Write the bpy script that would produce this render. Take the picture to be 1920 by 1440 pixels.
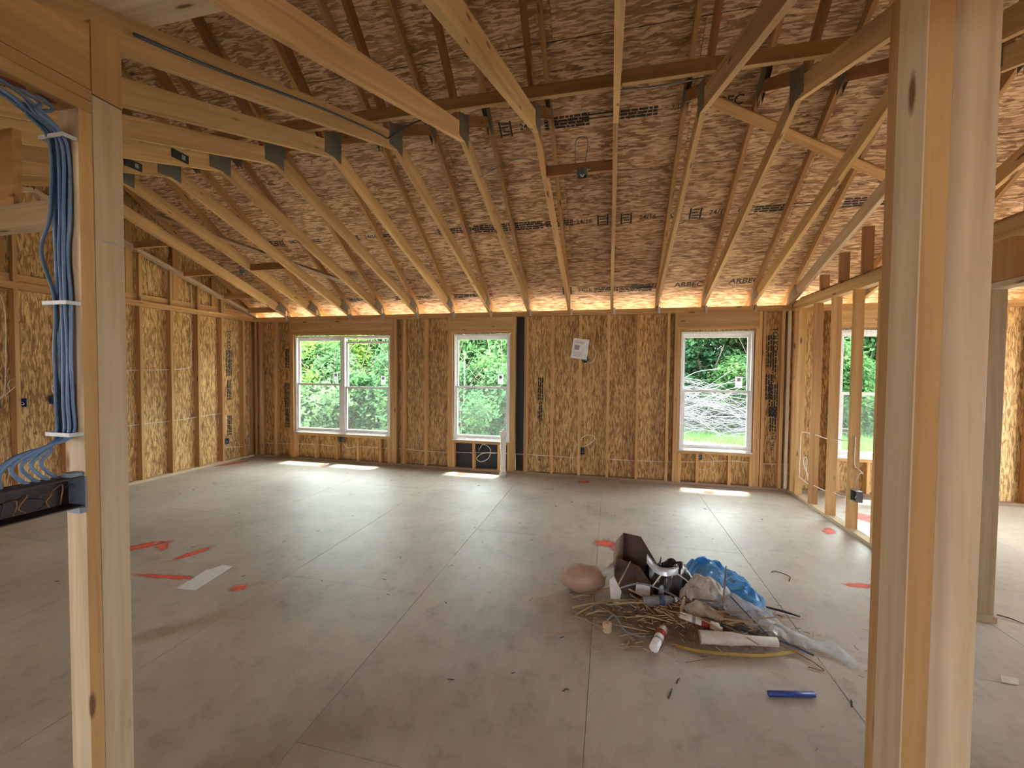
import bpy, math, random
from mathutils import Vector, Matrix, noise
random.seed(7)
for o in list(bpy.data.objects): bpy.data.objects.remove(o)
S = bpy.context.scene
COL = S.collection

# ------------------------------------------------------------ camera
F_PX, CAM_H = 784.5, 1.561
YAW, PITCH, ROLL = math.radians(-13.133), math.radians(-1.745), math.radians(0.532)
fw = Vector((math.sin(YAW)*math.cos(PITCH), math.cos(YAW)*math.cos(PITCH), math.sin(PITCH)))
rt = Vector((math.cos(YAW), -math.sin(YAW), 0)); up = rt.cross(fw)
r2 = math.cos(ROLL)*rt + math.sin(ROLL)*up; u2 = -math.sin(ROLL)*rt + math.cos(ROLL)*up
cam = bpy.data.cameras.new('camera'); cam.sensor_fit = 'HORIZONTAL'; cam.sensor_width = 36
cam.lens = 36*F_PX/1920; cam.clip_start = 0.05; cam.clip_end = 300
co = bpy.data.objects.new('camera', cam); COL.objects.link(co)
M = Matrix((r2, u2, -fw)).transposed().to_4x4(); M.translation = (0, 0, CAM_H)
co.matrix_world = M
S.camera = co

# ------------------------------------------------------------ sky, exposure
W = bpy.data.worlds.new('sky'); S.world = W; W.use_nodes = True
bg = W.node_tree.nodes['Background']
bg.inputs[0].default_value = (0.90, 0.96, 1.0, 1); bg.inputs[1].default_value = 1.0
S.view_settings.view_transform = 'Standard'; S.view_settings.look = 'None'
S.view_settings.gamma = 1; S.view_settings.use_curve_mapping = False
S.view_settings.exposure = 4.5

sd = bpy.data.lights.new('sun', 'SUN'); sd.energy = 1.7; sd.angle = math.radians(6); sd.color = (1.0, .95, .86)
so_ = bpy.data.objects.new('sun', sd); COL.objects.link(so_)
so_.rotation_euler = Vector((-.06, -.33, -.94)).to_track_quat('-Z', 'Y').to_euler()

# ------------------------------------------------------------ dimensions (metres)
D, H, YN, HN = 6.19, 2.463, 3.298, 3.436      # back wall face, plate top, vault peak
XL, XR, X0, SP = -6.157, 2.31, 0.014, 0.6096
SLOPE, PITCH_R = (HN-H)/(D-YN), 8/12
ROOF0 = 2.69                                   # underside of roof sheathing above back wall face
def TX(k): return X0+SP*(k-9)
def chord(y): return HN-SLOPE*abs(y-YN)
YRG = .40                                      # ridge line
def roof(y): return ROOF0+PITCH_R*(D-YRG)-PITCH_R*abs(y-YRG)

# ------------------------------------------------------------ materials
def mat(name):
    m = bpy.data.materials.new(name); m.use_nodes = True
    nt = m.node_tree; return m, nt, nt.nodes['Principled BSDF']
def N(nt, t, **kw):
    n = nt.nodes.new(t)
    for k, v in kw.items():
        if k.startswith('_'): setattr(n, k[1:], v)
        else: n.inputs[k].default_value = v
    return n
def ramp(nt, stops):
    n = nt.nodes.new('ShaderNodeValToRGB'); cr = n.color_ramp
    while len(cr.elements) > 1: cr.elements.remove(cr.elements[-1])
    cr.elements[0].position = stops[0][0]; cr.elements[0].color = (*stops[0][1], 1)
    for p, c in stops[1:]:
        e = cr.elements.new(p); e.color = (*c, 1)
    return n
def coords(nt, seed=True):
    tc = N(nt, 'ShaderNodeTexCoord')
    if not seed: return tc.outputs['Object']
    oi = N(nt, 'ShaderNodeObjectInfo')
    mu = N(nt, 'ShaderNodeVectorMath', _operation='MULTIPLY_ADD')
    cv = N(nt, 'ShaderNodeCombineXYZ')
    for i in range(3): nt.links.new(oi.outputs['Random'], cv.inputs[i])
    mu.inputs[1].default_value = (37.0, 23.0, 11.0)
    nt.links.new(cv.outputs[0], mu.inputs[0]); nt.links.new(tc.outputs['Object'], mu.inputs[2])
    return mu.outputs[0]
def mapped(nt, vec, scale, rot=(0, 0, 0)):
    mp = N(nt, 'ShaderNodeMapping'); mp.inputs['Scale'].default_value = scale; mp.inputs['Rotation'].default_value = rot
    nt.links.new(vec, mp.inputs['Vector']); return mp.outputs[0]
def mixc(nt, fac, a, b, mode='MIX'):
    n = N(nt, 'ShaderNodeMix', _data_type='RGBA', _blend_type=mode)
    for s, v in ((n.inputs[0], fac), (n.inputs[6], a), (n.inputs[7], b)):
        if hasattr(v, 'links') or isinstance(v, bpy.types.NodeSocket): nt.links.new(v, s)
        elif isinstance(v, (int, float)): s.default_value = v
        else: s.default_value = (*v, 1)
    return n.outputs[2]
def vary(nt, col, lo, hi, hue=0.005):
    oi = N(nt, 'ShaderNodeObjectInfo'); hs = N(nt, 'ShaderNodeHueSaturation')
    mr = N(nt, 'ShaderNodeMapRange'); mr.inputs[3].default_value = lo; mr.inputs[4].default_value = hi
    m2 = N(nt, 'ShaderNodeMath', _operation='MULTIPLY'); m2.inputs[1].default_value = 7.13
    m3 = N(nt, 'ShaderNodeMath', _operation='FRACT')
    m4 = N(nt, 'ShaderNodeMapRange'); m4.inputs[3].default_value = .5-hue; m4.inputs[4].default_value = .5+hue
    L = nt.links.new
    L(oi.outputs['Random'], mr.inputs[0]); L(mr.outputs[0], hs.inputs['Value'])
    L(oi.outputs['Random'], m2.inputs[0]); L(m2.outputs[0], m3.inputs[0]); L(m3.outputs[0], m4.inputs[0]); L(m4.outputs[0], hs.inputs['Hue'])
    L(col, hs.inputs['Color']); return hs.outputs[0]

def wood(name, dark, light, knot=(.16, .07, .025), lo=.82, hi=1.12, rough=.75):
    m, nt, b = mat(name); L = nt.links.new
    v = coords(nt)
    n1 = N(nt, 'ShaderNodeTexNoise', Scale=1.0, Detail=4.0, Roughness=.6, Distortion=.6)
    L(mapped(nt, v, (.9, 22, 22)), n1.inputs['Vector'])
    n2 = N(nt, 'ShaderNodeTexNoise', Scale=1.0, Detail=2.0)
    L(mapped(nt, v, (.5, 3.0, 3.0)), n2.inputs['Vector'])
    c1 = ramp(nt, [(.30, dark), (.52, [a*.55+c*.45 for a, c in zip(light, dark)]), (.72, light)])
    L(n1.outputs['Fac'], c1.inputs[0])
    c2 = ramp(nt, [(.3, (.74, .68, .62)), (.65, (1, 1, 1))]); L(n2.outputs['Fac'], c2.inputs[0])
    col = mixc(nt, .8, c1.outputs[0], c2.outputs[0], 'MULTIPLY')
    vo = N(nt, 'ShaderNodeTexVoronoi', Scale=1.0); L(mapped(nt, v, (2.3, 9, 9)), vo.inputs['Vector'])
    kr = ramp(nt, [(.07, (1, 1, 1)), (.13, (0, 0, 0))]); L(vo.outputs['Distance'], kr.inputs[0])
    col = mixc(nt, kr.outputs[0], col, knot)
    col = vary(nt, col, lo, hi)
    L(col, b.inputs['Base Color']); b.inputs['Roughness'].default_value = rough
    bp = N(nt, 'ShaderNodeBump', Strength=.15, Distance=.01); L(n1.outputs['Fac'], bp.inputs['Height']); L(bp.outputs[0], b.inputs['Normal'])
    return m
def osb(name, dark, mid, light, lo=.88, hi=1.08, sc=1.0, red=(.30, .13, .05)):
    m, nt, b = mat(name); L = nt.links.new
    v = coords(nt)
    dn = N(nt, 'ShaderNodeTexNoise', Scale=5.0, Detail=2.0); L(v, dn.inputs['Vector'])
    ad = N(nt, 'ShaderNodeVectorMath', _operation='MULTIPLY_ADD'); ad.inputs[1].default_value = (.05, .05, .05)
    L(dn.outputs['Color'], ad.inputs[0]); L(v, ad.inputs[2]); vd = ad.outputs[0]
    outs = []
    for rz, s in ((.42, (10, 44, 4)), (-.60, (11, 48, 4)), (1.25, (11, 42, 4))):
        vo = N(nt, 'ShaderNodeTexVoronoi', Scale=sc); L(mapped(nt, vd, s, (0, 0, rz)), vo.inputs['Vector'])
        sx = N(nt, 'ShaderNodeSeparateColor'); L(vo.outputs['Color'], sx.inputs[0]); outs.append((vo, sx))
    cols = []
    for vo, sx in outs:
        c = ramp(nt, [(0.0, dark), (.18, [a*.5+k*.5 for a, k in zip(mid, dark)]), (.5, mid), (.8, [a*.5+k*.5 for a, k in zip(mid, light)]), (1.0, light)])
        L(sx.outputs[0], c.inputs[0])
        e = ramp(nt, [(0.0, (1, 1, 1)), (.55, (.92, .9, .88)), (.95, (.6, .52, .45))]); L(vo.outputs['Distance'], e.inputs[0])
        cols.append(mixc(nt, 1.0, c.outputs[0], e.outputs[0], 'MULTIPLY'))
    s1 = ramp(nt, [(.35, (0, 0, 0)), (.45, (1, 1, 1))]); L(outs[0][1].outputs[1], s1.inputs[0])
    s2 = ramp(nt, [(.62, (0, 0, 0)), (.70, (1, 1, 1))]); L(outs[1][1].outputs[1], s2.inputs[0])
    col = mixc(nt, s1.outputs[0], cols[1], cols[0]); col = mixc(nt, s2.outputs[0], col, cols[2])
    big = N(nt, 'ShaderNodeTexNoise', Scale=1.7, Detail=3.0); L(v, big.inputs['Vector'])
    br = ramp(nt, [(.35, (.72, .66, .60)), (.65, (1.05, 1.03, 1.0))]); L(big.outputs['Fac'], br.inputs[0])
    col = mixc(nt, .85, col, br.outputs[0], 'MULTIPLY')
    rr = ramp(nt, [(.90, (0, 0, 0)), (.94, (.7, .7, .7))]); L(outs[2][1].outputs[2], rr.inputs[0])
    col = mixc(nt, rr.outputs[0], col, red)
    for rz, sca, hi_ in ((.12, (13, 120, 4), .80), (-.75, (15, 105, 4), .84), (.85, (14, 110, 4), .86)):
        vs = N(nt, 'ShaderNodeTexVoronoi', Scale=sc); L(mapped(nt, vd, sca, (0, 0, rz)), vs.inputs['Vector'])
        ss = N(nt, 'ShaderNodeSeparateColor'); L(vs.outputs['Color'], ss.inputs[0])
        st_ = ramp(nt, [(hi_, (0, 0, 0)), (hi_+.03, (.75, .75, .75))]); L(ss.outputs[0], st_.inputs[0])
        col = mixc(nt, st_.outputs[0], col, light)
        sk_ = ramp(nt, [(hi_+.03, (0, 0, 0)), (hi_+.06, (.4, .4, .4))]); L(ss.outputs[1], sk_.inputs[0])
        col = mixc(nt, sk_.outputs[0], col, dark)
    col = vary(nt, col, lo, hi, .003)
    L(col, b.inputs['Base Color']); b.inputs['Roughness'].default_value = .7
    bp = N(nt, 'ShaderNodeBump', Strength=.5, Distance=.004); L(outs[0][1].outputs[0], bp.inputs['Height']); L(bp.outputs[0], b.inputs['Normal'])
    return m
def flat(name, col, rough=.6, metal=0.0, spec=.5, bump=0, bs=40, var=0):
    m, nt, b = mat(name); L = nt.links.new
    n = N(nt, 'ShaderNodeTexNoise', Scale=bs, Detail=3.0); L(coords(nt), n.inputs['Vector'])
    c = ramp(nt, [(.3, [x*.88 for x in col]), (.7, [min(1, x*1.06) for x in col])]); L(n.outputs['Fac'], c.inputs[0])
    out = c.outputs[0]
    if var: out = vary(nt, out, 1-var, 1+var, .01)
    L(out, b.inputs['Base Color'])
    b.inputs['Roughness'].default_value = rough; b.inputs['Metallic'].default_value = metal
    b.inputs['Specular IOR Level'].default_value = spec
    if bump:
        bp = N(nt, 'ShaderNodeBump', Strength=bump, Distance=.003); L(n.outputs['Fac'], bp.inputs['Height']); L(bp.outputs[0], b.inputs['Normal'])
    return m
def film(name, col, alpha, rough=.25, bump=.4):
    m, nt, b = mat(name); L = nt.links.new
    out = nt.nodes['Material Output']; tr = N(nt, 'ShaderNodeBsdfTransparent'); tr.inputs[0].default_value = (*[min(1, .5+c*.5) for c in col], 1)
    tl = N(nt, 'ShaderNodeBsdfTranslucent'); tl.inputs[0].default_value = (*col, 1)
    n = N(nt, 'ShaderNodeTexNoise', Scale=45.0, Detail=4.0); L(coords(nt), n.inputs['Vector'])
    bp = N(nt, 'ShaderNodeBump', Strength=bump, Distance=.006); L(n.outputs['Fac'], bp.inputs['Height']); L(bp.outputs[0], b.inputs['Normal'])
    b.inputs['Base Color'].default_value = (*col, 1); b.inputs['Roughness'].default_value = rough
    m1 = N(nt, 'ShaderNodeMixShader'); m1.inputs[0].default_value = .3; L(b.outputs[0], m1.inputs[1]); L(tl.outputs[0], m1.inputs[2])
    m2 = N(nt, 'ShaderNodeMixShader'); m2.inputs[0].default_value = alpha; L(tr.outputs[0], m2.inputs[1]); L(m1.outputs[0], m2.inputs[2])
    L(m2.outputs[0], out.inputs[0]); return m

MT = {}
MT['stud'] = wood('spruce_stud', (.46, .25, .092), (.70, .43, .185))
MT['pale'] = wood('pale_spruce', (.46, .34, .215), (.64, .50, .34), lo=.9, hi=1.05)
MT['truss'] = wood('pine_truss', (.43, .262, .105), (.67, .44, .205))
MT['brown'] = wood('reddish_pine', (.27, .12, .045), (.42, .21, .085))
MT['orange'] = wood('amber_pine', (.40, .215, .078), (.56, .33, .135))
MT['sole'] = wood('dusty_pine', (.30, .20, .12), (.44, .32, .21))
MT['osb_wall'] = osb('wall_osb', (.28, .145, .048), (.46, .262, .088), (.70, .47, .20), sc=.95)
MT['osb_roof'] = osb('roof_osb', (.25, .13, .06), (.50, .30, .155), (.78, .56, .35), lo=.92, hi=1.06, sc=.74)
MT['metal'] = flat('galvanised_plate', (.17, .17, .15), .45, .6, bs=300, bump=.8)
MT['tie'] = flat('bright_galvanised', (.55, .56, .56), .35, .9)
MT['vinyl'] = flat('white_vinyl', (.80, .81, .82), .4)
MT['paper'] = flat('white_paper', (.72, .71, .69), .8)
MT['ink'] = flat('black_ink', (.035, .03, .028), .8)
MT['greyink'] = flat('grey_print', (.30, .30, .31), .8)
MT['pvc'] = flat('cream_pvc', (.72, .68, .60), .45)
MT['black'] = flat('black_felt', (.022, .024, .030), .7, bump=.4, bs=12)
MT['bluebox'] = flat('blue_plastic', (.02, .06, .28), .4)
MT['greybox'] = flat('grey_steel_box', (.16, .17, .18), .4, .3)
MT['darkbox'] = flat('dark_box_inside', (.035, .02, .018), .6)
MT['slate'] = flat('slate_plastic', (.16, .19, .24), .5)
MT['wire'] = flat('white_cable', (.74, .70, .62), .5)
MT['bluewire'] = flat('blue_cable', (.11, .20, .36), .42, var=.25)
MT['darkwire'] = flat('dark_cable', (.035, .05, .08), .45)
MT['greywire'] = flat('grey_cable', (.22, .23, .27), .45)
MT['strap'] = flat('clear_strap', (.48, .49, .50), .4)
MT['caulk'] = flat('red_caulk', (.22, .03, .02), .6)
MT['bark'] = flat('bark', (.10, .075, .055), .9, bump=1, bs=14)
MT['branch'] = flat('dry_branch', (.10, .095, .11), .9, var=.3)
MT['card'] = flat('shaded_cardboard', (.065, .04, .026), .85)  # tone lowered to put the shade inside the box into the colour
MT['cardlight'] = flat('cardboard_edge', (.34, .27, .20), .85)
MT['straw'] = wood('splinter_wood', (.36, .25, .14), (.62, .48, .30), lo=.55, hi=1.1)
MT['yellow'] = flat('yellow_strap', (.60, .45, .12), .5)
MT['bluestick'] = flat('blue_marker', (.03, .06, .30), .4)
MT['tube'] = flat('white_tube', (.78, .77, .76), .4)
MT['redprint'] = flat('red_print', (.35, .02, .02), .5)
MT['rollpaper'] = flat('offwhite_roll', (.68, .63, .57), .7)
MT['plug'] = flat('pale_wood_plug', (.62, .46, .30), .7)
MT['blackfilm'] = flat('black_film', (.03, .027, .026), .25, bump=.5, bs=25)
MT['silverfilm'] = flat('silver_film', (.45, .47, .50), .3, .4)
MT['bluefilm'] = film('blue_film', (.06, .36, .82), .88, .3)
MT['clearfilm'] = film('clear_film', (.74, .80, .85), .70, .15)
MT['milkfilm'] = film('milky_film', (.70, .66, .58), .75, .3)
MT['pinkbag'] = film('pink_fill_bag', (.52, .34, .24), .92, .3)
MT['bottle'] = film('bottle_plastic', (.55, .58, .62), .45, .1, .1)
MT['blueband'] = flat('bottle_band', (.05, .08, .20), .4)
MT['sawdust'] = None
MT['chip'] = flat('chip_dark', (.06, .05, .045), .9)
MT['register'] = flat('floor_register', (.75, .74, .72), .5)
MT['slot'] = flat('register_slot', (.02, .02, .02), .9)

# glass, screen
def glass(name, tint):
    m, nt, b = mat(name); L = nt.links.new
    tr = N(nt, 'ShaderNodeBsdfTransparent'); tr.inputs[0].default_value = (*tint, 1)
    gl = N(nt, 'ShaderNodeBsdfGlossy', Roughness=.02); lw = N(nt, 'ShaderNodeLayerWeight', Blend=.5)
    pw_ = N(nt, 'ShaderNodeMath', _operation='POWER'); pw_.inputs[1].default_value = 5.0; L(lw.outputs['Facing'], pw_.inputs[0])
    fr = N(nt, 'ShaderNodeMath', _operation='MULTIPLY_ADD'); fr.inputs[1].default_value = .95; fr.inputs[2].default_value = .03; L(pw_.outputs[0], fr.inputs[0])
    mx = N(nt, 'ShaderNodeMixShader'); L(fr.outputs[0], mx.inputs[0]); L(tr.outputs[0], mx.inputs[1]); L(gl.outputs[0], mx.inputs[2])
    L(mx.outputs[0], nt.nodes['Material Output'].inputs[0]); return m
MT['glass'] = glass('window_glass', (.93, .975, .95))
def screen():
    m, nt, b = mat('insect_screen'); L = nt.links.new
    tr = N(nt, 'ShaderNodeBsdfTransparent'); df = N(nt, 'ShaderNodeBsdfTranslucent'); df.inputs[0].default_value = (.22, .23, .25, 1)
    mx = N(nt, 'ShaderNodeMixShader'); mx.inputs[0].default_value = .032
    L(tr.outputs[0], mx.inputs[1]); L(df.outputs[0], mx.inputs[2]); L(mx.outputs[0], nt.nodes['Material Output'].inputs[0]); return m
MT['screen'] = screen()
def thin_paper():
    m, nt, b = mat('sticker_paper'); L = nt.links.new
    b.inputs['Base Color'].default_value = (.8, .8, .8, 1); tl = N(nt, 'ShaderNodeBsdfTranslucent'); tl.inputs[0].default_value = (.62, .63, .65, 1)
    n = N(nt, 'ShaderNodeTexNoise', Scale=30.0); r_ = ramp(nt, [(0, (.72, .72, .72)), (1, (.85, .85, .85))]); L(n.outputs[0], r_.inputs[0]); L(r_.outputs[0], b.inputs['Base Color'])
    mx = N(nt, 'ShaderNodeMixShader'); mx.inputs[0].default_value = .5; L(b.outputs[0], mx.inputs[1]); L(tl.outputs[0], mx.inputs[2]); L(mx.outputs[0], nt.nodes['Material Output'].inputs[0]); return m
MT['sticker'] = thin_paper()
def leaf(name, c1, c2):
    m, nt, b = mat(name); L = nt.links.new
    n = N(nt, 'ShaderNodeTexNoise', Scale=1.1, Detail=3.0); L(coords(nt), n.inputs['Vector'])
    c = ramp(nt, [(.35, c1), (.65, c2)]); L(n.outputs['Fac'], c.inputs[0])
    n2 = N(nt, 'ShaderNodeTexNoise', Scale=23.0); L(coords(nt), n2.inputs['Vector'])
    c3 = ramp(nt, [(.3, (.6, .6, .6)), (.7, (1.2, 1.2, 1.2))]); L(n2.outputs['Fac'], c3.inputs[0])
    col = mixc(nt, 1.0, c.outputs[0], c3.outputs[0], 'MULTIPLY')
    df = N(nt, 'ShaderNodeBsdfDiffuse'); tl = N(nt, 'ShaderNodeBsdfTranslucent')
    L(col, df.inputs[0]); L(col, tl.inputs[0])
    mx = N(nt, 'ShaderNodeMixShader'); mx.inputs[0].default_value = .45
    L(df.outputs[0], mx.inputs[1]); L(tl.outputs[0], mx.inputs[2]); L(mx.outputs[0], nt.nodes['Material Output'].inputs[0]); return m
MT['leafA'] = leaf('leaf_mid', (0.0389, 0.1013, 0.0389), (0.101, 0.1958, 0.0729))
MT['leafB'] = leaf('leaf_deep', (0.0172, 0.052, 0.027), (0.0501, 0.117, 0.0572))
MT['leafC'] = leaf('leaf_lime', (0.0858, 0.1775, 0.0364), (0.1859, 0.3003, 0.0624))
MT['leafD'] = leaf('leaf_shrub', (0.0517, 0.1275, 0.0585), (0.1294, 0.225, 0.1053))
MT['grass'] = leaf('grass_blade', (0.091, 0.221, 0.052), (0.169, 0.325, 0.091))

def floor_mat():
    m, nt, b = mat('subfloor_panel'); L = nt.links.new
    g = N(nt, 'ShaderNodeNewGeometry'); v = g.outputs['Position']
    n1 = N(nt, 'ShaderNodeTexNoise', Scale=.9, Detail=5.0, Roughness=.6); L(v, n1.inputs['Vector'])
    c1 = ramp(nt, [(.3, (.33, .29, .242)), (.5, (.45, .40, .338)), (.72, (.55, .495, .425))]); L(n1.outputs['Fac'], c1.inputs[0])
    n2 = N(nt, 'ShaderNodeTexNoise', Scale=1.0, Detail=4.0); L(mapped(nt, v, (26, 5, 1)), n2.inputs['Vector'])
    c2 = ramp(nt, [(.3, (.86, .84, .82)), (.6, (1, 1, 1))]); L(n2.outputs['Fac'], c2.inputs[0])
    col = mixc(nt, .45, c1.outputs[0], c2.outputs[0], 'MULTIPLY')
    n3 = N(nt, 'ShaderNodeTexNoise', Scale=7.0, Detail=6.0, Roughness=.7); L(v, n3.inputs['Vector'])
    c3 = ramp(nt, [(.28, (.70, .66, .62)), (.48, (1, 1, 1)), (.75, (1.06, 1.06, 1.06))]); L(n3.outputs['Fac'], c3.inputs[0])
    col = mixc(nt, .8, col, c3.outputs[0], 'MULTIPLY')
    vo = N(nt, 'ShaderNodeTexVoronoi', Scale=8.5); L(v, vo.inputs['Vector'])
    c4 = ramp(nt, [(.022, (.25, .2, .16)), (.04, (1, 1, 1))]); L(vo.outputs['Distance'], c4.inputs[0])
    n5 = N(nt, 'ShaderNodeTexNoise', Scale=2.3); L(v, n5.inputs['Vector'])
    c5 = ramp(nt, [(.52, (0, 0, 0)), (.60, (1, 1, 1))]); L(n5.outputs['Fac'], c5.inputs[0])
    col = mixc(nt, c5.outputs[0], col, mixc(nt, 1.0, col, c4.outputs[0], 'MULTIPLY'))
    col = vary(nt, col, .95, 1.05, .004)
    L(col, b.inputs['Base Color'])
    r = N(nt, 'ShaderNodeMapRange'); r.inputs[3].default_value = .36; r.inputs[4].default_value = .6
    L(n3.outputs['Fac'], r.inputs[0]); L(r.outputs[0], b.inputs['Roughness'])
    bp = N(nt, 'ShaderNodeBump', Strength=.25, Distance=.004); L(n3.outputs['Fac'], bp.inputs['Height']); L(bp.outputs[0], b.inputs['Normal'])
    return m
MT['floor'] = floor_mat()
def paint_mat(name, col, rough=.6, nsc=14.0):
    m, nt, b = mat(name); L = nt.links.new
    tc = N(nt, 'ShaderNodeTexCoord'); n = N(nt, 'ShaderNodeTexNoise', Scale=nsc, Detail=5.0, Roughness=.7); L(coords(nt), n.inputs['Vector'])
    ln = N(nt, 'ShaderNodeVectorMath', _operation='LENGTH'); mp = mapped(nt, tc.outputs['Generated'], (2, 2, 0))
    sb = N(nt, 'ShaderNodeVectorMath', _operation='SUBTRACT'); sb.inputs[1].default_value = (1, 1, 0)
    L(mp, sb.inputs[0]); L(sb.outputs[0], ln.inputs[0])
    a = N(nt, 'ShaderNodeMath', _operation='MULTIPLY_ADD'); a.inputs[1].default_value = 1.3; L(n.outputs['Fac'], a.inputs[0]); L(ln.outputs['Value'], a.inputs[2])
    c = ramp(nt, [(.62, (.85, .85, .85)), (1.0, (0, 0, 0))])
    dv = N(nt, 'ShaderNodeMath', _operation='MULTIPLY'); dv.inputs[1].default_value = .66; L(a.outputs[0], dv.inputs[0]); L(dv.outputs[0], c.inputs[0])
    cr_ = ramp(nt, [(.3, [x*.75 for x in col]), (.7, [min(1, x*1.15) for x in col])]); L(n.outputs['Fac'], cr_.inputs[0]); L(cr_.outputs[0], b.inputs['Base Color']); b.inputs['Roughness'].default_value = rough
    tr = N(nt, 'ShaderNodeBsdfTransparent'); mx = N(nt, 'ShaderNodeMixShader')
    L(c.outputs[0], mx.inputs[0]); L(tr.outputs[0], mx.inputs[1]); L(b.outputs[0], mx.inputs[2]); L(mx.outputs[0], nt.nodes['Material Output'].inputs[0]); return m
MT['sawdust'] = paint_mat('sawdust', (.22, .125, .06), .95, 30.0)
MT['paint'] = paint_mat('red_marking_paint', (.95, .11, .065))
def ground_mat():
    m, nt, b = mat('yard_ground'); L = nt.links.new
    g = N(nt, 'ShaderNodeNewGeometry'); v = g.outputs['Position']
    n = N(nt, 'ShaderNodeTexNoise', Scale=.6, Detail=5.0); L(v, n.inputs['Vector'])
    sx = N(nt, 'ShaderNodeSeparateXYZ'); L(v, sx.inputs[0])
    a = N(nt, 'ShaderNodeMath', _operation='MULTIPLY_ADD'); a.inputs[1].default_value = 2.5; L(n.outputs['Fac'], a.inputs[0]); L(sx.outputs[1], a.inputs[2])
    mr = N(nt, 'ShaderNodeMapRange'); mr.inputs[1].default_value = 12.8; mr.inputs[2].default_value = 13.8; L(a.outputs[0], mr.inputs[0])
    n2 = N(nt, 'ShaderNodeTexNoise', Scale=6.0, Detail=5.0); L(v, n2.inputs['Vector'])
    d = ramp(nt, [(.3, (.33, .25, .175)), (.7, (.50, .41, .31))]); L(n2.outputs['Fac'], d.inputs[0])
    gr = ramp(nt, [(.3, (.06, .14, .035)), (.7, (.12, .22, .07))]); L(n2.outputs['Fac'], gr.inputs[0])
    L(mixc(nt, mr.outputs[0], d.outputs[0], gr.outputs[0]), b.inputs['Base Color']); b.inputs['Roughness'].default_value = .95; return m
MT['ground'] = ground_mat()

# ------------------------------------------------------------ mesh helpers
def link(name, me, m, parent=None, mw=None):
    o = bpy.data.objects.new(name, me); COL.objects.link(o)
    if m is not None and not me.materials: me.materials.append(m)
    mw = mw if mw is not None else Matrix()          # no matrix given: vertices are in world space
    if parent is not None:
        o.parent = parent; o.matrix_local = WM(parent).inverted() @ mw
    else: o.matrix_world = mw
    WMS[o] = mw
    return o
WMS = {}
def WM(o): return WMS.get(o, Matrix())
def empty(name, loc=(0, 0, 0)):
    o = bpy.data.objects.new(name, None); COL.objects.link(o); o.empty_display_size = .1
    o.location = loc; WMS[o] = Matrix.Translation(loc); return o
def tag(o, label=None, cat=None, group=None, kind=None):
    if label: o['label'] = label
    if cat: o['category'] = cat
    if group: o['group'] = group
    if kind: o['kind'] = kind
    return o
def mesh(name, V, Fc, smooth=False):
    me = bpy.data.meshes.new(name); me.from_pydata([tuple(v) for v in V], [], Fc); me.validate()
    if smooth:
        for p in me.polygons: p.use_smooth = True
    me.update(); return me
CACHE = {}
def box_mesh(sx, sy, sz, ch=.002, m=None):
    """box centred on the origin with chamfered long edges (length along x)"""
    key = (round(sx, 4), round(sy, 4), round(sz, 4), ch, m.name if m else '')
    if key in CACHE: return CACHE[key]
    x, y, z = sx/2, sy/2, sz/2; c = min(ch, y*.3, z*.3)
    ring = [(-y+c, -z), (y-c, -z), (y, -z+c), (y, z-c), (y-c, z), (-y+c, z), (-y, z-c), (-y, -z+c)]
    V = [(-x, a, b) for a, b in ring]+[(x, a, b) for a, b in ring]
    Fc = [tuple(range(7, -1, -1)), tuple(range(8, 16))]+[(i, (i+1) % 8, 8+(i+1) % 8, 8+i) for i in range(8)]
    me = mesh('board', V, Fc)
    if m: me.materials.append(m)
    CACHE[key] = me; return me
def bar(name, a, b, sy, sz, m, parent=None, upv=(0, 0, 1), ch=.003):
    """board from a to b; sz is its size along upv, sy across"""
    a, b = Vector(a), Vector(b); d = b-a; L = d.length; e1 = d/L
    u = Vector(upv); e2 = u.cross(e1); e2.normalize(); e3 = e1.cross(e2)
    mw = Matrix((e1, e2, e3)).transposed().to_4x4(); mw.translation = (a+b)/2
    return link(name, box_mesh(L, sy, sz, ch, m), m, parent, mw)
def cuboid(name, x0, x1, y0, y1, z0, z1, m, parent=None, ch=.002):
    """axis aligned board; grain along its longest side"""
    s = (x1-x0, y1-y0, z1-z0); c = Vector(((x0+x1)/2, (y0+y1)/2, (z0+z1)/2)); i = s.index(max(s))
    if i == 0: return bar(name, (x0, c.y, c.z), (x1, c.y, c.z), s[1], s[2], m, parent, ch=ch)
    if i == 1: return bar(name, (c.x, y0, c.z), (c.x, y1, c.z), s[0], s[2], m, parent, ch=ch)
    return bar(name, (c.x, c.y, z0), (c.x, c.y, z1), s[1], s[0], m, parent, upv=(1, 0, 0), ch=ch)
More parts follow.
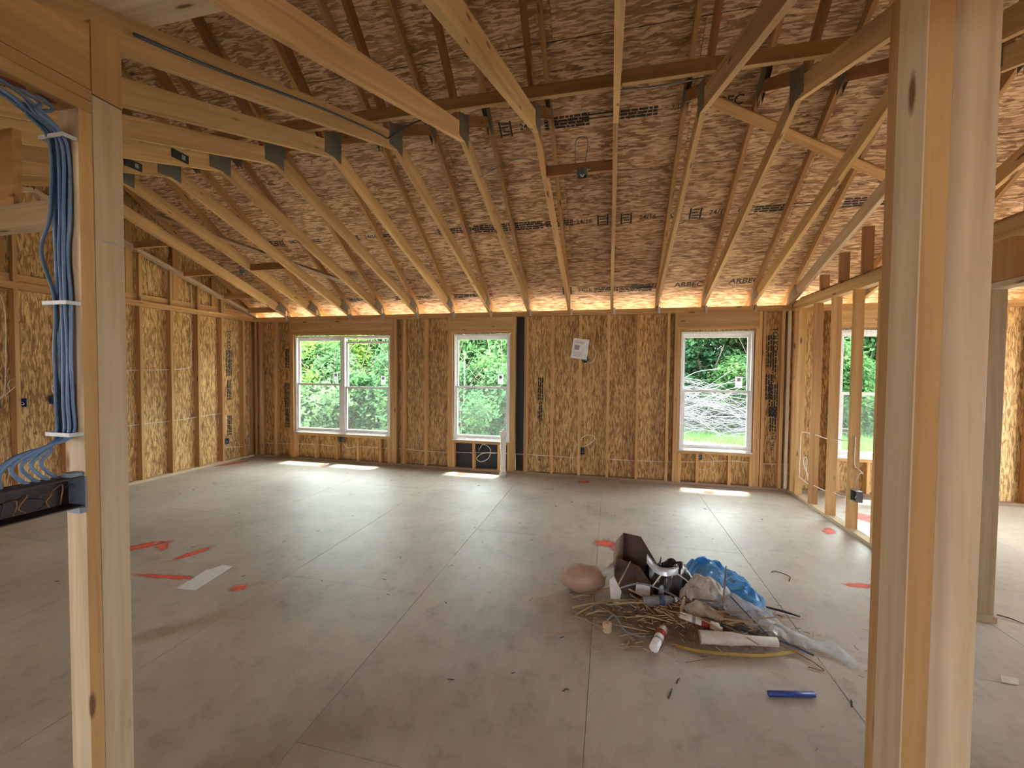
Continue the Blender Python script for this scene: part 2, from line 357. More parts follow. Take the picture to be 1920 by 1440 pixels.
class MB:
    def __init__(s): s.V = []; s.F = []
    def box(s, x0, x1, y0, y1, z0, z1):
        n = len(s.V); s.V += [(x, y, z) for x in (x0, x1) for y in (y0, y1) for z in (z0, z1)]
        s.F += [tuple(n+i for i in f) for f in ((0, 1, 3, 2), (4, 6, 7, 5), (0, 4, 5, 1), (2, 3, 7, 6), (0, 2, 6, 4), (1, 5, 7, 3))]; return s
    def tube(s, pts, r, seg=6, cap=True):
        pts = [Vector(p) for p in pts]; n0 = len(s.V); k = len(pts); rr = r if isinstance(r, (list, tuple)) else [r]*k
        ref = None
        for i, p in enumerate(pts):
            t = (pts[min(i+1, k-1)]-pts[max(i-1, 0)]).normalized()
            if ref is None: ref = Vector((0, 0, 1)) if abs(t.z) < .9 else Vector((1, 0, 0))
            a = (ref-t*ref.dot(t)); a = a.normalized() if a.length > 1e-5 else t.orthogonal().normalized(); ref = a; b = t.cross(a)
            for j in range(seg):
                an = 2*math.pi*j/seg; s.V.append(tuple(p+(a*math.cos(an)+b*math.sin(an))*rr[i]))
        for i in range(k-1):
            for j in range(seg):
                q = n0+i*seg; s.F.append((q+j, q+(j+1) % seg, q+seg+(j+1) % seg, q+seg+j))
        if cap: s.F += [tuple(n0+j for j in range(seg-1, -1, -1)), tuple(n0+(k-1)*seg+j for j in range(seg))]
        return s
    def build(s, name, m, parent=None, smooth=False, mw=None): return link(name, mesh(name, s.V, s.F, smooth), m, parent, mw)
def smoothpts(pts, n=6):
    P = [Vector(p) for p in pts]; P = [P[0]*2-P[1]]+P+[P[-1]*2-P[-2]]; out = []
    for i in range(1, len(P)-2):
        for j in range(n):
            t = j/n; a, b, c, d = P[i-1:i+3]
            out.append(.5*((2*b)+(c-a)*t+(2*a-5*b+4*c-d)*t*t+(3*b-a-3*c+d)*t**3))
    out.append(P[-2]); return out
def cable(name, pts, r, m, label=None, cat='cable', group=None, parent=None, n=6, kind=None):
    o = MB().tube(smoothpts(pts, n), r, 6).build(name, m, parent, True)
    if label: tag(o, label, cat, group, kind)
    return o
def text_mesh(s, size):
    cu = bpy.data.curves.new('t', 'FONT'); cu.body = s; cu.size = size; cu.offset = size*.012; cu.align_x = 'CENTER'; cu.align_y = 'CENTER'
    o = bpy.data.objects.new('t', cu); COL.objects.link(o)
    dg = bpy.context.evaluated_depsgraph_get(); dg.update()
    me = bpy.data.meshes.new_from_object(o.evaluated_get(dg)); bpy.data.objects.remove(o); return me
def axes(o, x, y, z=None):
    x, y = Vector(x).normalized(), Vector(y).normalized(); z = x.cross(y)
    m = Matrix((x, y, z)).transposed().to_4x4(); m.translation = o; return m

# ------------------------------------------------------------ floor
fl = tag(empty('floor'), 'grey dusty subfloor of large sheathing panels', 'floor', kind='structure')
xs = [-6.35, -4.79, -3.57, -2.35, -1.255, -.08, 1.14, 2.36, 3.58, 4.80, 6.1]
offs = [2.65, 1.2, 2.65, 2.66, 3.9, 1.5, 2.6, 1.3, 2.5, 1.4]
for i in range(len(xs)-1):
    y = offs[i]-2.44*4
    while y < 6.28:
        y0, y1 = max(y, -5.0), min(y+2.44, 6.29)
        if y1-y0 > .02:
            cuboid('floor_panel', xs[i]+.0012, xs[i+1]-.0012, y0+.0012, y1-.0012, -.02, 0, MT['floor'], fl, ch=.0015)
        y += 2.44
cuboid('floor_base', -6.36, 6.11, -5.0, 6.30, -.30, -.021, MT['sole'], fl)

def blob(cx, cy, lx, ly, rot, z=.0008, n=28, amp=.25):
    V = [(0, 0, 0)]; random.seed(int(cx*100)+int(cy*10)); ph = random.random()*9
    for i in range(n):
        a = 2*math.pi*i/n; r = 1+amp*noise.noise(Vector((math.cos(a)*1.5+ph, math.sin(a)*1.5, ph)))
        V.append((lx/2*r*math.cos(a), ly/2*r*math.sin(a), 0))
    me = mesh('blob', V, [(0, i+1, (i+1) % n+1) for i in range(n)])
    mw = Matrix.Translation((cx, cy, z)) @ Matrix.Rotation(rot, 4, 'Z'); return me, mw
for cx, cy, lx, ly, rot in [(-3.95, 2.80, .34, .10, .9), (-3.80, 2.83, .22, .08, 2.6), (-3.41, 2.77, .34, .075, 1.30), (-.03, 3.87, .20, .12, .2), (.08, 3.80, .10, .20, .1), (2.15, 4.74, .22, .09, 1.2),
                            (1.83, 3.56, .22, .06, .2), (-6.02, 5.6, .14, .42, -.4), (-4.53, 5.93, .12, .12, 0), (-2.15, 5.98, .18, .12, .3), (-.33, 5.98, .18, .10, 0), (1.29, 5.89, .17, .11, .4),
                            (-3.22, 2.42, .55, .05, .12), (-2.55, 2.42, .12, .07, .8), (2.72, 5.3, .2, .3, .2)]:
    me, mw = blob(cx, cy, lx*1.45, ly*1.75, rot); link('paint_mark', me, MT['paint'], fl, mw)

# ------------------------------------------------------------ roof sheathing (vaulted ceiling)
ce = tag(empty('ceiling'), 'sloping OSB roof sheathing seen from below between the trusses', 'roof', kind='structure')
cs = math.sqrt(1+PITCH_R**2); RX0, RX1 = -6.27, 6.3
def roof_pt(side, s):      # back slope: s up the slope from the wall face; front slope: s down from the ridge
    y = s/cs
    return (D-y, ROOF0+PITCH_R*y) if side > 0 else (YRG-y, roof(YRG)-PITCH_R*y)
edges = [-.62, .612, 1.834, 3.056, 4.278, 5.5, (D-YRG)*cs-.004]
edges2 = [.004, 1.22, 2.44, 3.66, 4.88, 6.4]
PAN = {}
for side, eds in ((1, edges), (-1, edges2)):
    for r_ in range(len(eds)-1):
        s0, s1 = eds[r_]+.003, eds[r_+1]-.003
        x = RX0-(1.22 if r_ % 2 else 0)-.35
        while x < RX1:
            x0, x1 = max(x, RX0), min(x+2.44, RX1)
            if x1-x0 > .03:
                (ya, za), (yb, zb) = roof_pt(side, s0), roof_pt(side, s1)
                e1 = Vector((1, 0, 0)); e2 = Vector((0, yb-ya, zb-za)).normalized(); n = e1.cross(e2)
                if n.z < 0: n = -n
                c = Vector(((x0+x1)/2, (ya+yb)/2, (za+zb)/2))+n*.0055
                b = bar('sheathing_panel', c-e1*((x1-x0)/2-.0015), c+e1*((x1-x0)/2-.0015), (Vector((0, yb-ya, zb-za))).length, .011, MT['osb_roof'], ce, upv=n, ch=.001)
                PAN[(side, r_, round(x0, 2))] = b
            x += 2.44
def roof_print(me, x, s, m=MT['ink'], ang=0.0, parent=None):
    y, z = roof_pt(1, s); e2 = Vector((0, -1/cs, PITCH_R/cs)); n = Vector((0, -PITCH_R/cs, -1/cs))   # facing down into the room
    ex = Vector((-1, 0, 0))*1.0
    ex = Vector((1, 0, 0)); ey = n.cross(ex)
    rx = ex*math.cos(ang)+ey*math.sin(ang); ry = n.cross(rx)
    mw = axes(Vector((x, y, z))+n*.0012, rx, ry)
    r_ = max(i for i in range(5) if edges[i] <= s)
    pa = [p for (sd, rr, xx), p in PAN.items() if sd == 1 and rr == r_ and xx <= x]
    return link('print', me, m, pa[-1] if pa else ce, mw)
T_2416, T_ARB, T_716, T_CSA = text_mesh('24/16', .085), text_mesh('ARBEC', .12), text_mesh('7/16', .06), text_mesh('CSA O325', .05)
def bars_mesh(rects, name='bars'):
    V = []; Fc = []
    for x0, x1, y0, y1 in rects:
        n = len(V); V += [(x0, y0, 0), (x1, y0, 0), (x1, y1, 0), (x0, y1, 0)]; Fc.append((n, n+1, n+2, n+3))
    return mesh(name, V, Fc)
B_LOGO = bars_mesh([(-.065, -.045, -.075, .075), (.045, .065, -.075, .075), (-.04, .04, .045, .06), (-.04, .03, .01, .025), (-.03, .04, -.03, -.015), (-.04, .04, -.065, -.05)])
def lines(w, rows, seed):
    random.seed(seed); rc = []
    for i in range(rows):
        y = (i-(rows-1)/2)*.030; x = -w/2
        while x < w/2:
            l = random.uniform(.03, .10); rc.append((x, min(x+l, w/2), y-.0105, y+.0105)); x += l+.010
    return bars_mesh(rc)
L_A, L_B, L_C = lines(.34, 3, 1), lines(.44, 4, 2), lines(.30, 2, 3)
def arrow(w):
    me = bars_mesh([(-w/2+.04, w/2-.04, -.005, .005), (-w/2+.04, w/2-.04, .03, .045), (-w/2, w/2, .055, .060)])
    V = [tuple(v.co) for v in me.vertices]; Fc = [tuple(p.vertices) for p in me.polygons]; n = len(V)
    V += [(-w/2, 0, 0), (-w/2+.05, -.022, 0), (-w/2+.05, .022, 0), (w/2, 0, 0), (w/2-.05, .022, 0), (w/2-.05, -.022, 0)]
    return mesh('arrow', V, Fc+[(n, n+1, n+2), (n+3, n+4, n+5)])
ARW = arrow(.36)
C_RING = None
def ring_mesh(r0, r1, k=20):
    V = [(r*math.cos(2*math.pi*i/k), r*math.sin(2*math.pi*i/k)*.7, 0) for r in (r0, r1) for i in range(k)]
    return mesh('ring', V, [(i, (i+1) % k, k+(i+1) % k, k+i) for i in range(k)])
C_RING = ring_mesh(.045, .058)
def stamp(x, s, seq, flip=False):
    for dx, me in seq:
        if me is not None: roof_print(me, x+dx, s)
mid = 1.834-.60
for x in (-4.75, -3.55, -2.05):
    stamp(x, mid, [(0, L_A), (.35, T_2416), (.62, L_C)])
stamp(-1.05, mid, [(-.45, L_B), (0, L_B), (.42, L_A), (.72, T_2416), (.94, B_LOGO)])
stamp(.16, mid, [(0, B_LOGO), (.24, T_2416), (.25, None), (.55, C_RING)])
stamp(.92, mid, [(0, B_LOGO), (.24, T_2416), (.50, C_RING), (.78, L_A), (1.10, ARW)])
stamp(2.6, mid, [(0, L_B), (.4, T_2416)])
up2 = 3.056-.66
stamp(-1.05, up2, [(-.02, B_LOGO), (.22, T_2416), (.55, T_CSA), (.60, L_B), (.92, ARW), (1.28, L_A), (1.62, T_716)])
stamp(.95, up2, [(0, T_ARB)])
stamp(-2.9, up2+.1, [(0, L_A)])
for x in (-4.2, -3.2, -2.2): stamp(x, .05, [(0, L_A), (.3, L_C)])
stamp(-.62, .08, [(0, B_LOGO), (.25, T_2416), (.55, L_A), (.95, L_B)])
stamp(.45, .12, [(0, L_A)]); stamp(1.02, .12, [(0, T_ARB)]); stamp(1.7, .15, [(0, T_ARB)])

# unseen roofing over the sheathing, added to stop light leaking through the joints
for side, ry in ((1, D+.52), (-1, -4.95)):
    zA, zB = roof(YRG)+.016, roof(ry)+.016
    V = [(x, y, z) for y, z in ((YRG, zA), (ry, zB)) for x in (RX0-.1, RX1+.1)]; V += [(x, y, z+.01) for x, y, z in V]
    link('roofing', mesh('roofing', V, [(0, 1, 3, 2), (4, 6, 7, 5), (0, 4, 5, 1), (2, 3, 7, 6), (0, 2, 6, 4), (1, 5, 7, 3)]), MT['black'], ce)

# flat ceiling over the hall behind the trusses' bearing line
cb = tag(empty('ceiling_hall'), 'flat sheathing ceiling over the hall', 'ceiling', kind='structure')
for i in range(5):
    cuboid('sheathing_panel', -6.2+2.5*i, -6.2+2.5*i+2.497, -5.0, -2.4, 2.62, 2.64, MT['osb_roof'], cb)
    cuboid('sheathing_panel', -6.2+2.5*i, -6.2+2.5*i+2.497, -2.397, .30, 2.62, 2.64, MT['osb_roof'], cb)

# ------------------------------------------------------------ trusses
TM = {}
def member(key, poly, direc, th, m):
    """prism in a truss plane: poly of (y,z); local x along direc, local y = world X"""
    d = Vector((0, *direc)).normalized(); o = Vector((0, *poly[0])); e2 = Vector((1, 0, 0)); e3 = d.cross(e2)
    P = [((Vector((0, *p))-o).dot(d), (Vector((0, *p))-o).dot(e3)) for p in poly]; n = len(P)
    area = sum(P[i][0]*P[(i+1) % n][1]-P[(i+1) % n][0]*P[i][1] for i in range(n))
    if area < 0: P = P[::-1]
    V = [(a, -th/2, c) for a, c in P]+[(a, th/2, c) for a, c in P]
    Fc = [tuple(range(n)), tuple(range(2*n-1, n-1, -1))]+[(i, n+i, n+(i+1) % n, (i+1) % n) for i in range(n)]
    me = mesh(key, V, Fc); me.materials.append(m)
    mw = Matrix((d, e2, e3)).transposed().to_4x4(); mw.translation = o
    TM[key] = (me, mw)
VD, TC = .140, .089*cs
def mir(p): return [(2*YN-y, z) for y, z in p]
bc = [(D+.089, chord(D+.089)), (YN, HN), (YN, HN+VD), (D-.25, chord(D-.25)+VD), (D+.089, chord(D+.089)+.07)]
tail = D+.50
tc = [(tail, roof(tail)-TC), (YRG, roof(YRG)-TC), (YRG, roof(YRG)), (tail, roof(tail))]
bc2 = mir(bc)
def web(a, b, w=.089):
    a, b = Vector(a), Vector(b); n = (b-a).normalized(); n = Vector((-n.y, n.x))*w/2
    return [tuple(a-n), tuple(b-n), tuple(b+n), tuple(a+n)]
sl = (1, -SLOPE); rl = (1, -PITCH_R)
for nm, m in (('', MT['truss']),):
    member('bottom_chord_far', bc, sl, .038, m); member('bottom_chord_near', bc2, (1, SLOPE), .038, m)
    member('top_chord_far', tc, rl, .038, MT['orange'])
    member('web_far', web((3.36, 3.635), (4.03, 4.01)), (.70, .35), .036, MT['brown'])
    member('web_near', web((3.20, 3.56), (.50, 6.19)), (-2.7, 2.63), .036, MT['brown'])
    member('end_post', [(.42, H+.01), (.509, H+.03), (.509, roof(.509)-TC), (.42, roof(.42)-TC)], (0, 1), .036, MT['stud'])
    member('bottom_chord_pale', bc, sl, .038, MT['pale'])
def plate(key, y0, y1, z0, z1, pts=None):
    P = pts or [(y0, z0), (y1, z0), (y1, z1), (y0, z1)]
    V = [(0, y, z) for y, z in P]+[(.0015, y, z) for y, z in P]; n = len(P)
    me = mesh(key, V, [tuple(range(n)), tuple(range(2*n-1, n-1, -1))]+[(i, (i+1) % n, n+(i+1) % n, n+i) for i in range(n)]); me.materials.append(MT['metal']); TM[key] = (me, Matrix())
plate('plate_node', 0, 0, 0, 0, [(3.175, 3.425), (3.298, 3.44), (3.40, 3.42), (3.40, 3.70), (3.175, 3.60)])
plate('plate_web', 0, 0, 0, 0, [(3.88, roof(3.88)-.19), (4.12, roof(4.12)-.17), (4.12, roof(4.12)-.03), (3.88, roof(3.88)-.03)])
plate('plate_heel', 0, 0, 0, 0, [(D-.26, 2.56), (D-.02, 2.49), (D+.02, 2.60), (D-.16, 2.70)])
ORD = ['first', 'second', 'third', 'fourth', 'fifth', 'sixth', 'seventh', 'eighth', 'ninth', 'tenth', 'eleventh', 'twelfth', 'thirteenth', 'fourteenth', 'fifteenth', 'sixteenth', 'seventeenth', 'eighteenth', 'nineteenth', 'twentieth']
tie_me = None
def tie_mesh():
    b = MB(); b.box(.0195, .0215, D-.03, D+.005, H-.06, H+.10); b.box(.0215, .05, D-.004, D-.002, H-.075, H+.02); me = mesh('tie', b.V, b.F); me.materials.append(MT['tie']); return me
def truss(X, label, pale=False, near=True):
    t = tag(empty('roof_truss', (X, D, H)), label, 'truss', 'vaulted roof trusses')
    T = Matrix.Translation((X, 0, 0))
    def put(key, name, dx=0):
        me, mw = TM[key]; return link(name, me, None, t, Matrix.Translation((dx, 0, 0)) @ T @ mw)
    put('bottom_chord_pale' if pale else 'bottom_chord_far', 'bottom_chord'); put('bottom_chord_near', 'bottom_chord')
    put('top_chord_far', 'top_chord'); put('end_post', 'end_post')
    put('web_far', 'web'); put('web_near', 'web')
    for k in ('plate_node', 'plate_web', 'plate_heel'):
        put(k, 'nail_plate', .0192); put(k, 'nail_plate', -.0207)
    global tie_me
    if tie_me is None: tie_me = tie_mesh()
    link('hurricane_tie', tie_me, None, t, T)
    return t
ks = list(range(0, 13))
n = 1
for k in ks:
    truss(TX(k), '%s scissor roof truss counting from the left gable wall' % ORD[k+1]); n += 1
truss(2.29, 'scissor roof truss tight against the right partition wall', pale=True)
for j, k in enumerate((14, 15, 16, 17, 18)):
    truss(TX(k), '%s roof truss beyond the right partition wall' % ORD[j])

# braces and blocks up in the trusses
def thing1(o, label, cat, group=None, kind=None): return tag(o, label, cat, group, kind)
thing1(bar('lateral_brace', (-6.0, 2.985, 3.537), (.05, 2.985, 3.537), .038, .089, MT['truss']), 'long lateral brace laid across the trusses left of the peak', 'brace')
thing1(bar('lateral_brace', (.05, 2.945, 3.525), (4.9, 2.945, 3.525), .038, .089, MT['truss']), 'long lateral brace laid across the trusses toward the right', 'brace')
nr = Vector((0, -PITCH_R, -1)).normalized()
def under_roof(x, y): return Vector((x, y, roof(y)-TC))+nr*.020
thing1(bar('diagonal_brace', under_roof(.72, 4.03), under_roof(2.75, 4.90), .089, .038, MT['stud'], upv=nr), 'diagonal board nailed under the rafters right of centre', 'brace')
thing1(bar('diagonal_brace', under_roof(-6.1, 4.56), under_roof(-3.75, 5.80), .07, .038, MT['pale'], upv=nr), 'pale diagonal board nailed under the rafters at left', 'brace')
def block(x0, x1, y, m, label, dz=.0):
    o = bar('blocking', (x0+.0195, y, chord(y)+.045+dz), (x1-.0195, y, chord(y)+.045+dz), .038, .089, m); return thing1(o, label, 'blocking')
block(TX(8), TX(9), 3.74, MT['brown'], 'brown block holding the round light box between two trusses')
block(TX(1), TX(2), 4.85, MT['brown'], 'brown block carrying a small light box between left trusses')
for j, y in enumerate((4.25, 4.90, 5.55, 6.02)):
    block(TX(-1), TX(0), y, MT['stud'], '%s ladder block between the gable and first truss' % ORD[j])
# plank lying on the chords above the left post
pl = bar('plank', (-2.3, 1.22, chord(1.22)+VD+.02), (-.95, 1.22, chord(1.22)+VD+.02), .235, .038, MT['pale'], upv=(0, -SLOPE, 1))
thing1(pl, 'wide plank lying flat on the truss chords above left post', 'plank')
# ceiling light boxes
def light_box(x, y, z, label, r=.05):
    t = tag(empty('light_box', (x, y, z)), label, 'junction box'); b = MB(); k = 16
    for j in range(k):
        a0, a1 = 2*math.pi*j/k, 2*math.pi*(j+1)/k
        n = len(b.V)
        for rr in (r, r*.9):
            for a in (a0, a1):
                for zz in (-.055, 0): b.V.append((x+rr*math.cos(a), y+rr*math.sin(a), z+zz))
        b.F += [(n, n+2, n+3, n+1), (n+4, n+5, n+7, n+6), (n, n+4, n+6, n+2)]
    n = len(b.V); b.V += [(x+r*math.cos(2*math.pi*j/k), y+r*math.sin(2*math.pi*j/k), z-.004) for j in range(k)]; b.F.append(tuple(range(n, n+k)))
    b.build('shell', MT['greybox'], t)
    MB().box(x-.07, x+.07, y-.008, y+.008, z-.003, z+.001).build('mounting_strap', MT['tie'], t)
    MB().tube(smoothpts([(x-.02, y, z-.02), (x, y+.01, z-.05), (x+.02, y, z-.03)]), .006).build('wire_end', MT['tie'], t, True)
    return t
light_box(-.26, 3.70, chord(3.70)+.0, 'round grey ceiling light box on the brown block')
light_box(-4.95, 4.82, chord(4.82)+.0, 'small grey light box up between the left trusses')
zc = chord(3.9)
cable('cable', [(-.24, 3.72, zc+.12), (-.22, 3.8, zc+.35), (-.26, 3.83, zc+.42), (-.33, 3.83, zc+.38), (-.33, 3.78, zc+.10), (-.4, 3.76, zc+.12), (-.58, 3.7, zc+.14), (-.8, 3.6, zc+.17), (-1.2, 3.72, zc+.10)], .004, MT['greywire'], 'thin grey cable looping above the round light box')
cable('cable', [(-1.77, 1.25, 2.82), (-1.77, 1.6, 2.93), (-1.77, 2.3, 3.18), (-1.77, 2.9, 3.37), (-1.77, 3.1, 3.42)], .007, MT['darkwire'], 'dark blue cable stapled along the sixth chord')
cable('cable', [(-1.77, 3.1, 3.42), (-1.5, 3.0, 3.45), (-1.19, 3.0, 3.50)], .006, MT['darkwire'], 'short dark cable sagging between two truss peaks at left')
cable('cable', [(-1.15, 3.02, 3.51), (-.9, 3.01, 3.505), (-.63, 3.0, 3.515)], .006, MT['greywire'], 'grey cable running along the brace left of centre')
cable('cable', [(0.03, 2.99, 3.48), (.3, 3.0, 3.475), (.6, 2.99, 3.485)], .006, MT['greywire'], 'grey cable running along the brace right of centre')
for x, y, lab in ((TX(3)+.02, 2.90, 'black tag stapled on a far left truss chord'), (TX(2)+.02, 2.96, 'small black tag on the next truss chord left')):
    z = chord(y)+.075; o = MB().box(x, x+.012, y-.07, y+.07, z-.035, z+.035).build('tag_box', MT['black'])
    tag(o, lab, 'tag')
    MB().box(x+.012, x+.013, y+.01, y+.04, z-.02, z+.02).build('print', MT['greyink'], o)

# ------------------------------------------------------------ back wall (with the windows)
def wall(name, label, loc=(0, 0, 0)): return tag(empty(name, loc), label, 'wall', kind='structure')
wb = wall('wall_back', 'framed back wall with three windows and OSB sheathing')
XB0, XB1 = -6.246, 6.2
SD = .089
WIN = [(-5.318, -3.500, .480, 2.130), (-2.397, -1.487, .480, 2.130), (.960, 1.880, .490, 2.130), (2.885, 3.80, .49, 2.13)]
def stud_b(x0, z0=.038, z1=H-.076, w=.038, m=None): return cuboid('stud', x0, x0+w, D, D+SD, z0, z1, m or MT['stud'], wb)
# plates
for a, b in ((XB0, -2.1), (-2.097, 2.2), (2.203, XB1)): cuboid('top_plate', a, b, D, D+SD, H-.038, H, MT['stud'], wb)
for a, b in ((XB0, -3.6), (-3.597, 1.0), (1.003, XB1)): cuboid('top_plate', a, b, D, D+SD, H-.0765, H-.0385, MT['stud'], wb)
for a, b in ((XB0, -2.7), (-2.697, 1.6), (1.603, XB1)): cuboid('sole_plate', a, b, D, D+SD, .0005, .038, MT['sole'], wb)
def inwin(x): return any(a-.16 < x < b+.16 for a, b, *_ in WIN)
for nn in range(-15, 16):
    x = -.02+.4064*nn
    if not inwin(x) and XB0+.05 < x < XB1-.04: stud_b(x-.019)
for x in (-6.245, -6.04, -3.41, -3.272, 2.20, 2.27, 1.978, 4.02, -1.235): stud_b(x-.0 if x != -1.235 else -1.246, m=MT['pale'] if x == 2.27 else None)
for a, b, z0, z1 in WIN:
    ro0, ro1 = a-.012, b+.012
    stud_b(ro0-.038, .038, z1+.03); stud_b(ro1, .038, z1+.03)             # jacks
    stud_b(ro0-.0765, m=MT['stud']); stud_b(ro1+.0385)                    # kings
    cuboid('header', ro0-.038, ro1+.038, D, D+.038, z1+.068, H-.077, MT['truss'], wb)
    cuboid('header', ro0-.038, ro1+.038, D+.051, D+.089, z1+.068, H-.077, MT['truss'], wb)
    cuboid('header_plate', ro0-.038, ro1+.038, D, D+.089, z1+.0305, z1+.0675, MT['stud'], wb)
    cuboid('sill', ro0, ro1, D, D+SD, z0-.052, z0-.014, MT['stud'], wb)
    xx = [x for x in (-.02+.4064*nn for nn in range(-15, 16)) if ro0+.06 < x < ro1-.06]
    for x in xx: stud_b(x-.019, .038, z0-.052)
    stud_b(ro0, .038, z0-.052); stud_b(ro1-.038, .038, z0-.052)
# sheathing
YS0, YS1 = D+SD, D+SD+.011
def sheath(x0, x1, z0, z1, m=None):
    o = bar('sheathing_panel', ((x0+x1)/2, (YS0+YS1)/2, z0), ((x0+x1)/2, (YS0+YS1)/2, z1), x1-x0-.003, .011, m or MT['osb_wall'], wb, upv=(0, -1, 0), ch=.001); return o
BK = (-1.40, -1.24)
cols = [(XB0, -5.318), (-3.500, -2.397), (-1.487, BK[0]), (BK[1], -.02), (-.02, .960), (1.880, 2.885), (3.80, 5.0), (5.0, XB1)]
PB = {}
for a, b in cols: PB[a] = sheath(a, b, .0, H)
sheath(*BK, 0, H, MT['black'])
for i, (a, b, z0, z1) in enumerate(WIN):
    mid_ = -4.49 if i == 0 else (a+b)/2
    if i == 1: sheath(a, b, 0, z0-.014, MT['black'])
    elif i == 0: sheath(a, mid_, 0, z0-.014); sheath(mid_, b, 0, z0-.014)
    else: sheath(a, b, 0, z0-.014)
    sheath(a, b, z1+.014, H)
# prints on the wall sheathing (reading downwards)
def wall_print(me, x, z, par, m=MT['ink'], ang=-math.pi/2):
    rx = Vector((math.cos(ang), 0, math.sin(ang))); ry = Vector((-math.sin(ang), 0, math.cos(ang)))
    return link('print', me, m, par, axes(Vector((x, YS0-.0012, z)), rx, ry))
T_TOL, T_TOLs = text_mesh('TOLKO', .095), text_mesh('TOLKO', .05)
T_24 = text_mesh('24/16', .05)
pw = PB[1.880]
for me, z in ((T_TOL, 2.02), (L_C, 1.72), (T_24, 1.50), (L_B, 1.20), (L_A, .95), (T_716, .72), (T_24, .58)): wall_print(me, 2.15, z, pw)
wall_print(L_B, 2.09, 1.86, pw); wall_print(L_A, 2.09, 1.38, pw)
MT['fadeink'] = flat('faded_ink', (.13, .075, .035), .8)
for me, z in ((T_TOLs, 1.62), (L_A, 1.30), (L_C, .95), (T_24, .62), (T_716, .25)): wall_print(me, -1.02, z, PB[BK[1]], MT['fadeink'])
for me, z in ((L_A, 1.75), (T_TOLs, 1.45), (L_B, 1.10), (L_A, .70)): wall_print(me, -5.53, z, PB[XB0], MT['fadeink'])

# windows
def frame4(b, x0, x1, z0, z1, w, y0, y1, wt=None, wb_=None):
    wt = wt or w; wb_ = wb_ or w
    b.box(x0, x0+w, y0, y1, z0, z1); b.box(x1-w, x1, y0, y1, z0, z1); b.box(x0+w, x1-w, y0, y1, z1-wt, z1); b.box(x0+w, x1-w, y0, y1, z0, z0+wb_)
def window(idx, x0, x1, z0, z1, label, drop=0.0, sticker=True):
    t = tag(empty('window_%d' % idx, ((x0+x1)/2, D+.06, z0)), label, 'window', kind='structure')
    y0, y1 = D+.030, D+.115
    b = MB(); frame4(b, x0, x1, z0, z1, .028, y0, y1); b.box(x0-.0, x1, y0+.045, y1+.004, z1-.05, z1-.028)
    for xx in (x0+(x1-x0)*.28, x0+(x1-x0)*.72): b.box(xx-.035, xx+.035, y0-.004, y0+.01, z1-.040, z1-.028)
    b.build('frame', MT['vinyl'], t)
    zm = z0+(z1-z0)*.497
    def sash(nm, za, zb, ya, yb, w, wb_):
        s = MB(); frame4(s, x0+.028, x1-.028, za, zb, w, ya, yb, w, wb_); so = s.build(nm, MT['vinyl'], t)
        MB().box(x0+.028+w, x1-.028-w, (ya+yb)/2-.002, (ya+yb)/2+.002, za+wb_, zb-w).build('pane', MT['glass'], so); return so
    us = sash('upper_sash', zm-.012-drop, z1-.045-drop, y0+.048, y0+.074, .034, .034)
    lo = sash('lower_sash', z0+.028, zm+.024-drop, y0+.014, y0+.040, .034, .046)
    sc = MB(); sc.box(x0+.03, x1-.03, y1-.002, y1-.001, z0+.03, zm); sc.build('insect_screen', MT['screen'], t)
    if sticker:
        sx = x1-.16; sz = zm+.06-drop
        st = MB().box(sx-.045, sx+.045, y0+.056, y0+.057, sz, sz+.15).build('sticker', MT['sticker'], us)
        MB().box(sx-.022, sx+.022, y0+.0545, y0+.0555, sz+.085, sz+.13).build('print', MT['greyink'], st)
        MB().box(sx-.03, sx+.03, y0+.0545, y0+.0555, sz+.03, sz+.036).build('print', MT['greyink'], st)
    MB().box(x0-.01, x1+.01, D+.004, D+.085, z0-.0138, z0-.001).build('sill_flashing', MT['paper'], t)
    return t
xm = -4.385
window(1, WIN[0][0], xm-.012, .480, 2.130, 'left half of the twin white window at the left')
window(2, xm+.012, WIN[0][1], .480, 2.130, 'right half of the twin white window with dropped top sash', drop=.045)
window(3, *WIN[1], 'narrow white window behind the short vent pipe')
window(4, *WIN[2], 'white window by the brush pile view at right')
window(5, *WIN[3], 'white window in the room beyond the partition studs')
tag(cuboid('trim_1', xm-.0115, xm+.0115, D+.03, D+.115, .481, 2.129, MT['vinyl']), 'white mullion between the twin windows', 'trim', kind='structure')

# cables and boxes on the back wall
def wcable(pts, label): return cable('cable', pts, .0045, MT['wire'], label, 'cable', None)
yc = D+.045
wcable([(-6.05, yc, .24), (-5.66, yc, .245), (-5.28, yc, .262), (-4.9, yc, .268), (-4.5, yc, .262), (-4.46, yc-.03, .33)], 'white cable low on the back wall left of the twin window box')
wcable([(-4.38, yc-.02, .33), (-4.3, yc, .24), (-4.05, yc, .275), (-3.6, yc, .268), (-3.25, yc, .272), (-2.85, yc, .258), (-2.45, yc, .262), (-2.05, yc, .275), (-1.8, yc, .292), (-1.64, yc, .295)], 'white cable low on the back wall between twin and narrow windows')
wcable([(-1.6, yc, .29), (-1.42, yc, .295), (-1.22, yc, .294), (-.82, yc, .29), (-.55, yc, .287), (-.49, yc, .283)], 'white cable low on the back wall right of the black strip')
wcable([(-.36, yc-.01, .45), (-.25, yc, .52), (-.2, yc, .58), (-.24, yc, .63), (-.34, yc, .62), (-.40, yc, .56), (-.5, yc, .40), (-.52, yc, .2), (-.5, yc, .05)], 'white cable arching from the middle outlet box')
wcable([(-.01, yc, .292), (.38, yc, .294), (.78, yc, .296), (1.0, yc, .31), (1.18, yc, .32), (1.25, yc, .32), (1.6, yc, .36), (1.85, yc, .352), (2.0, yc, .345), (2.30, yc, .35)], 'white cable low on the back wall below right window')
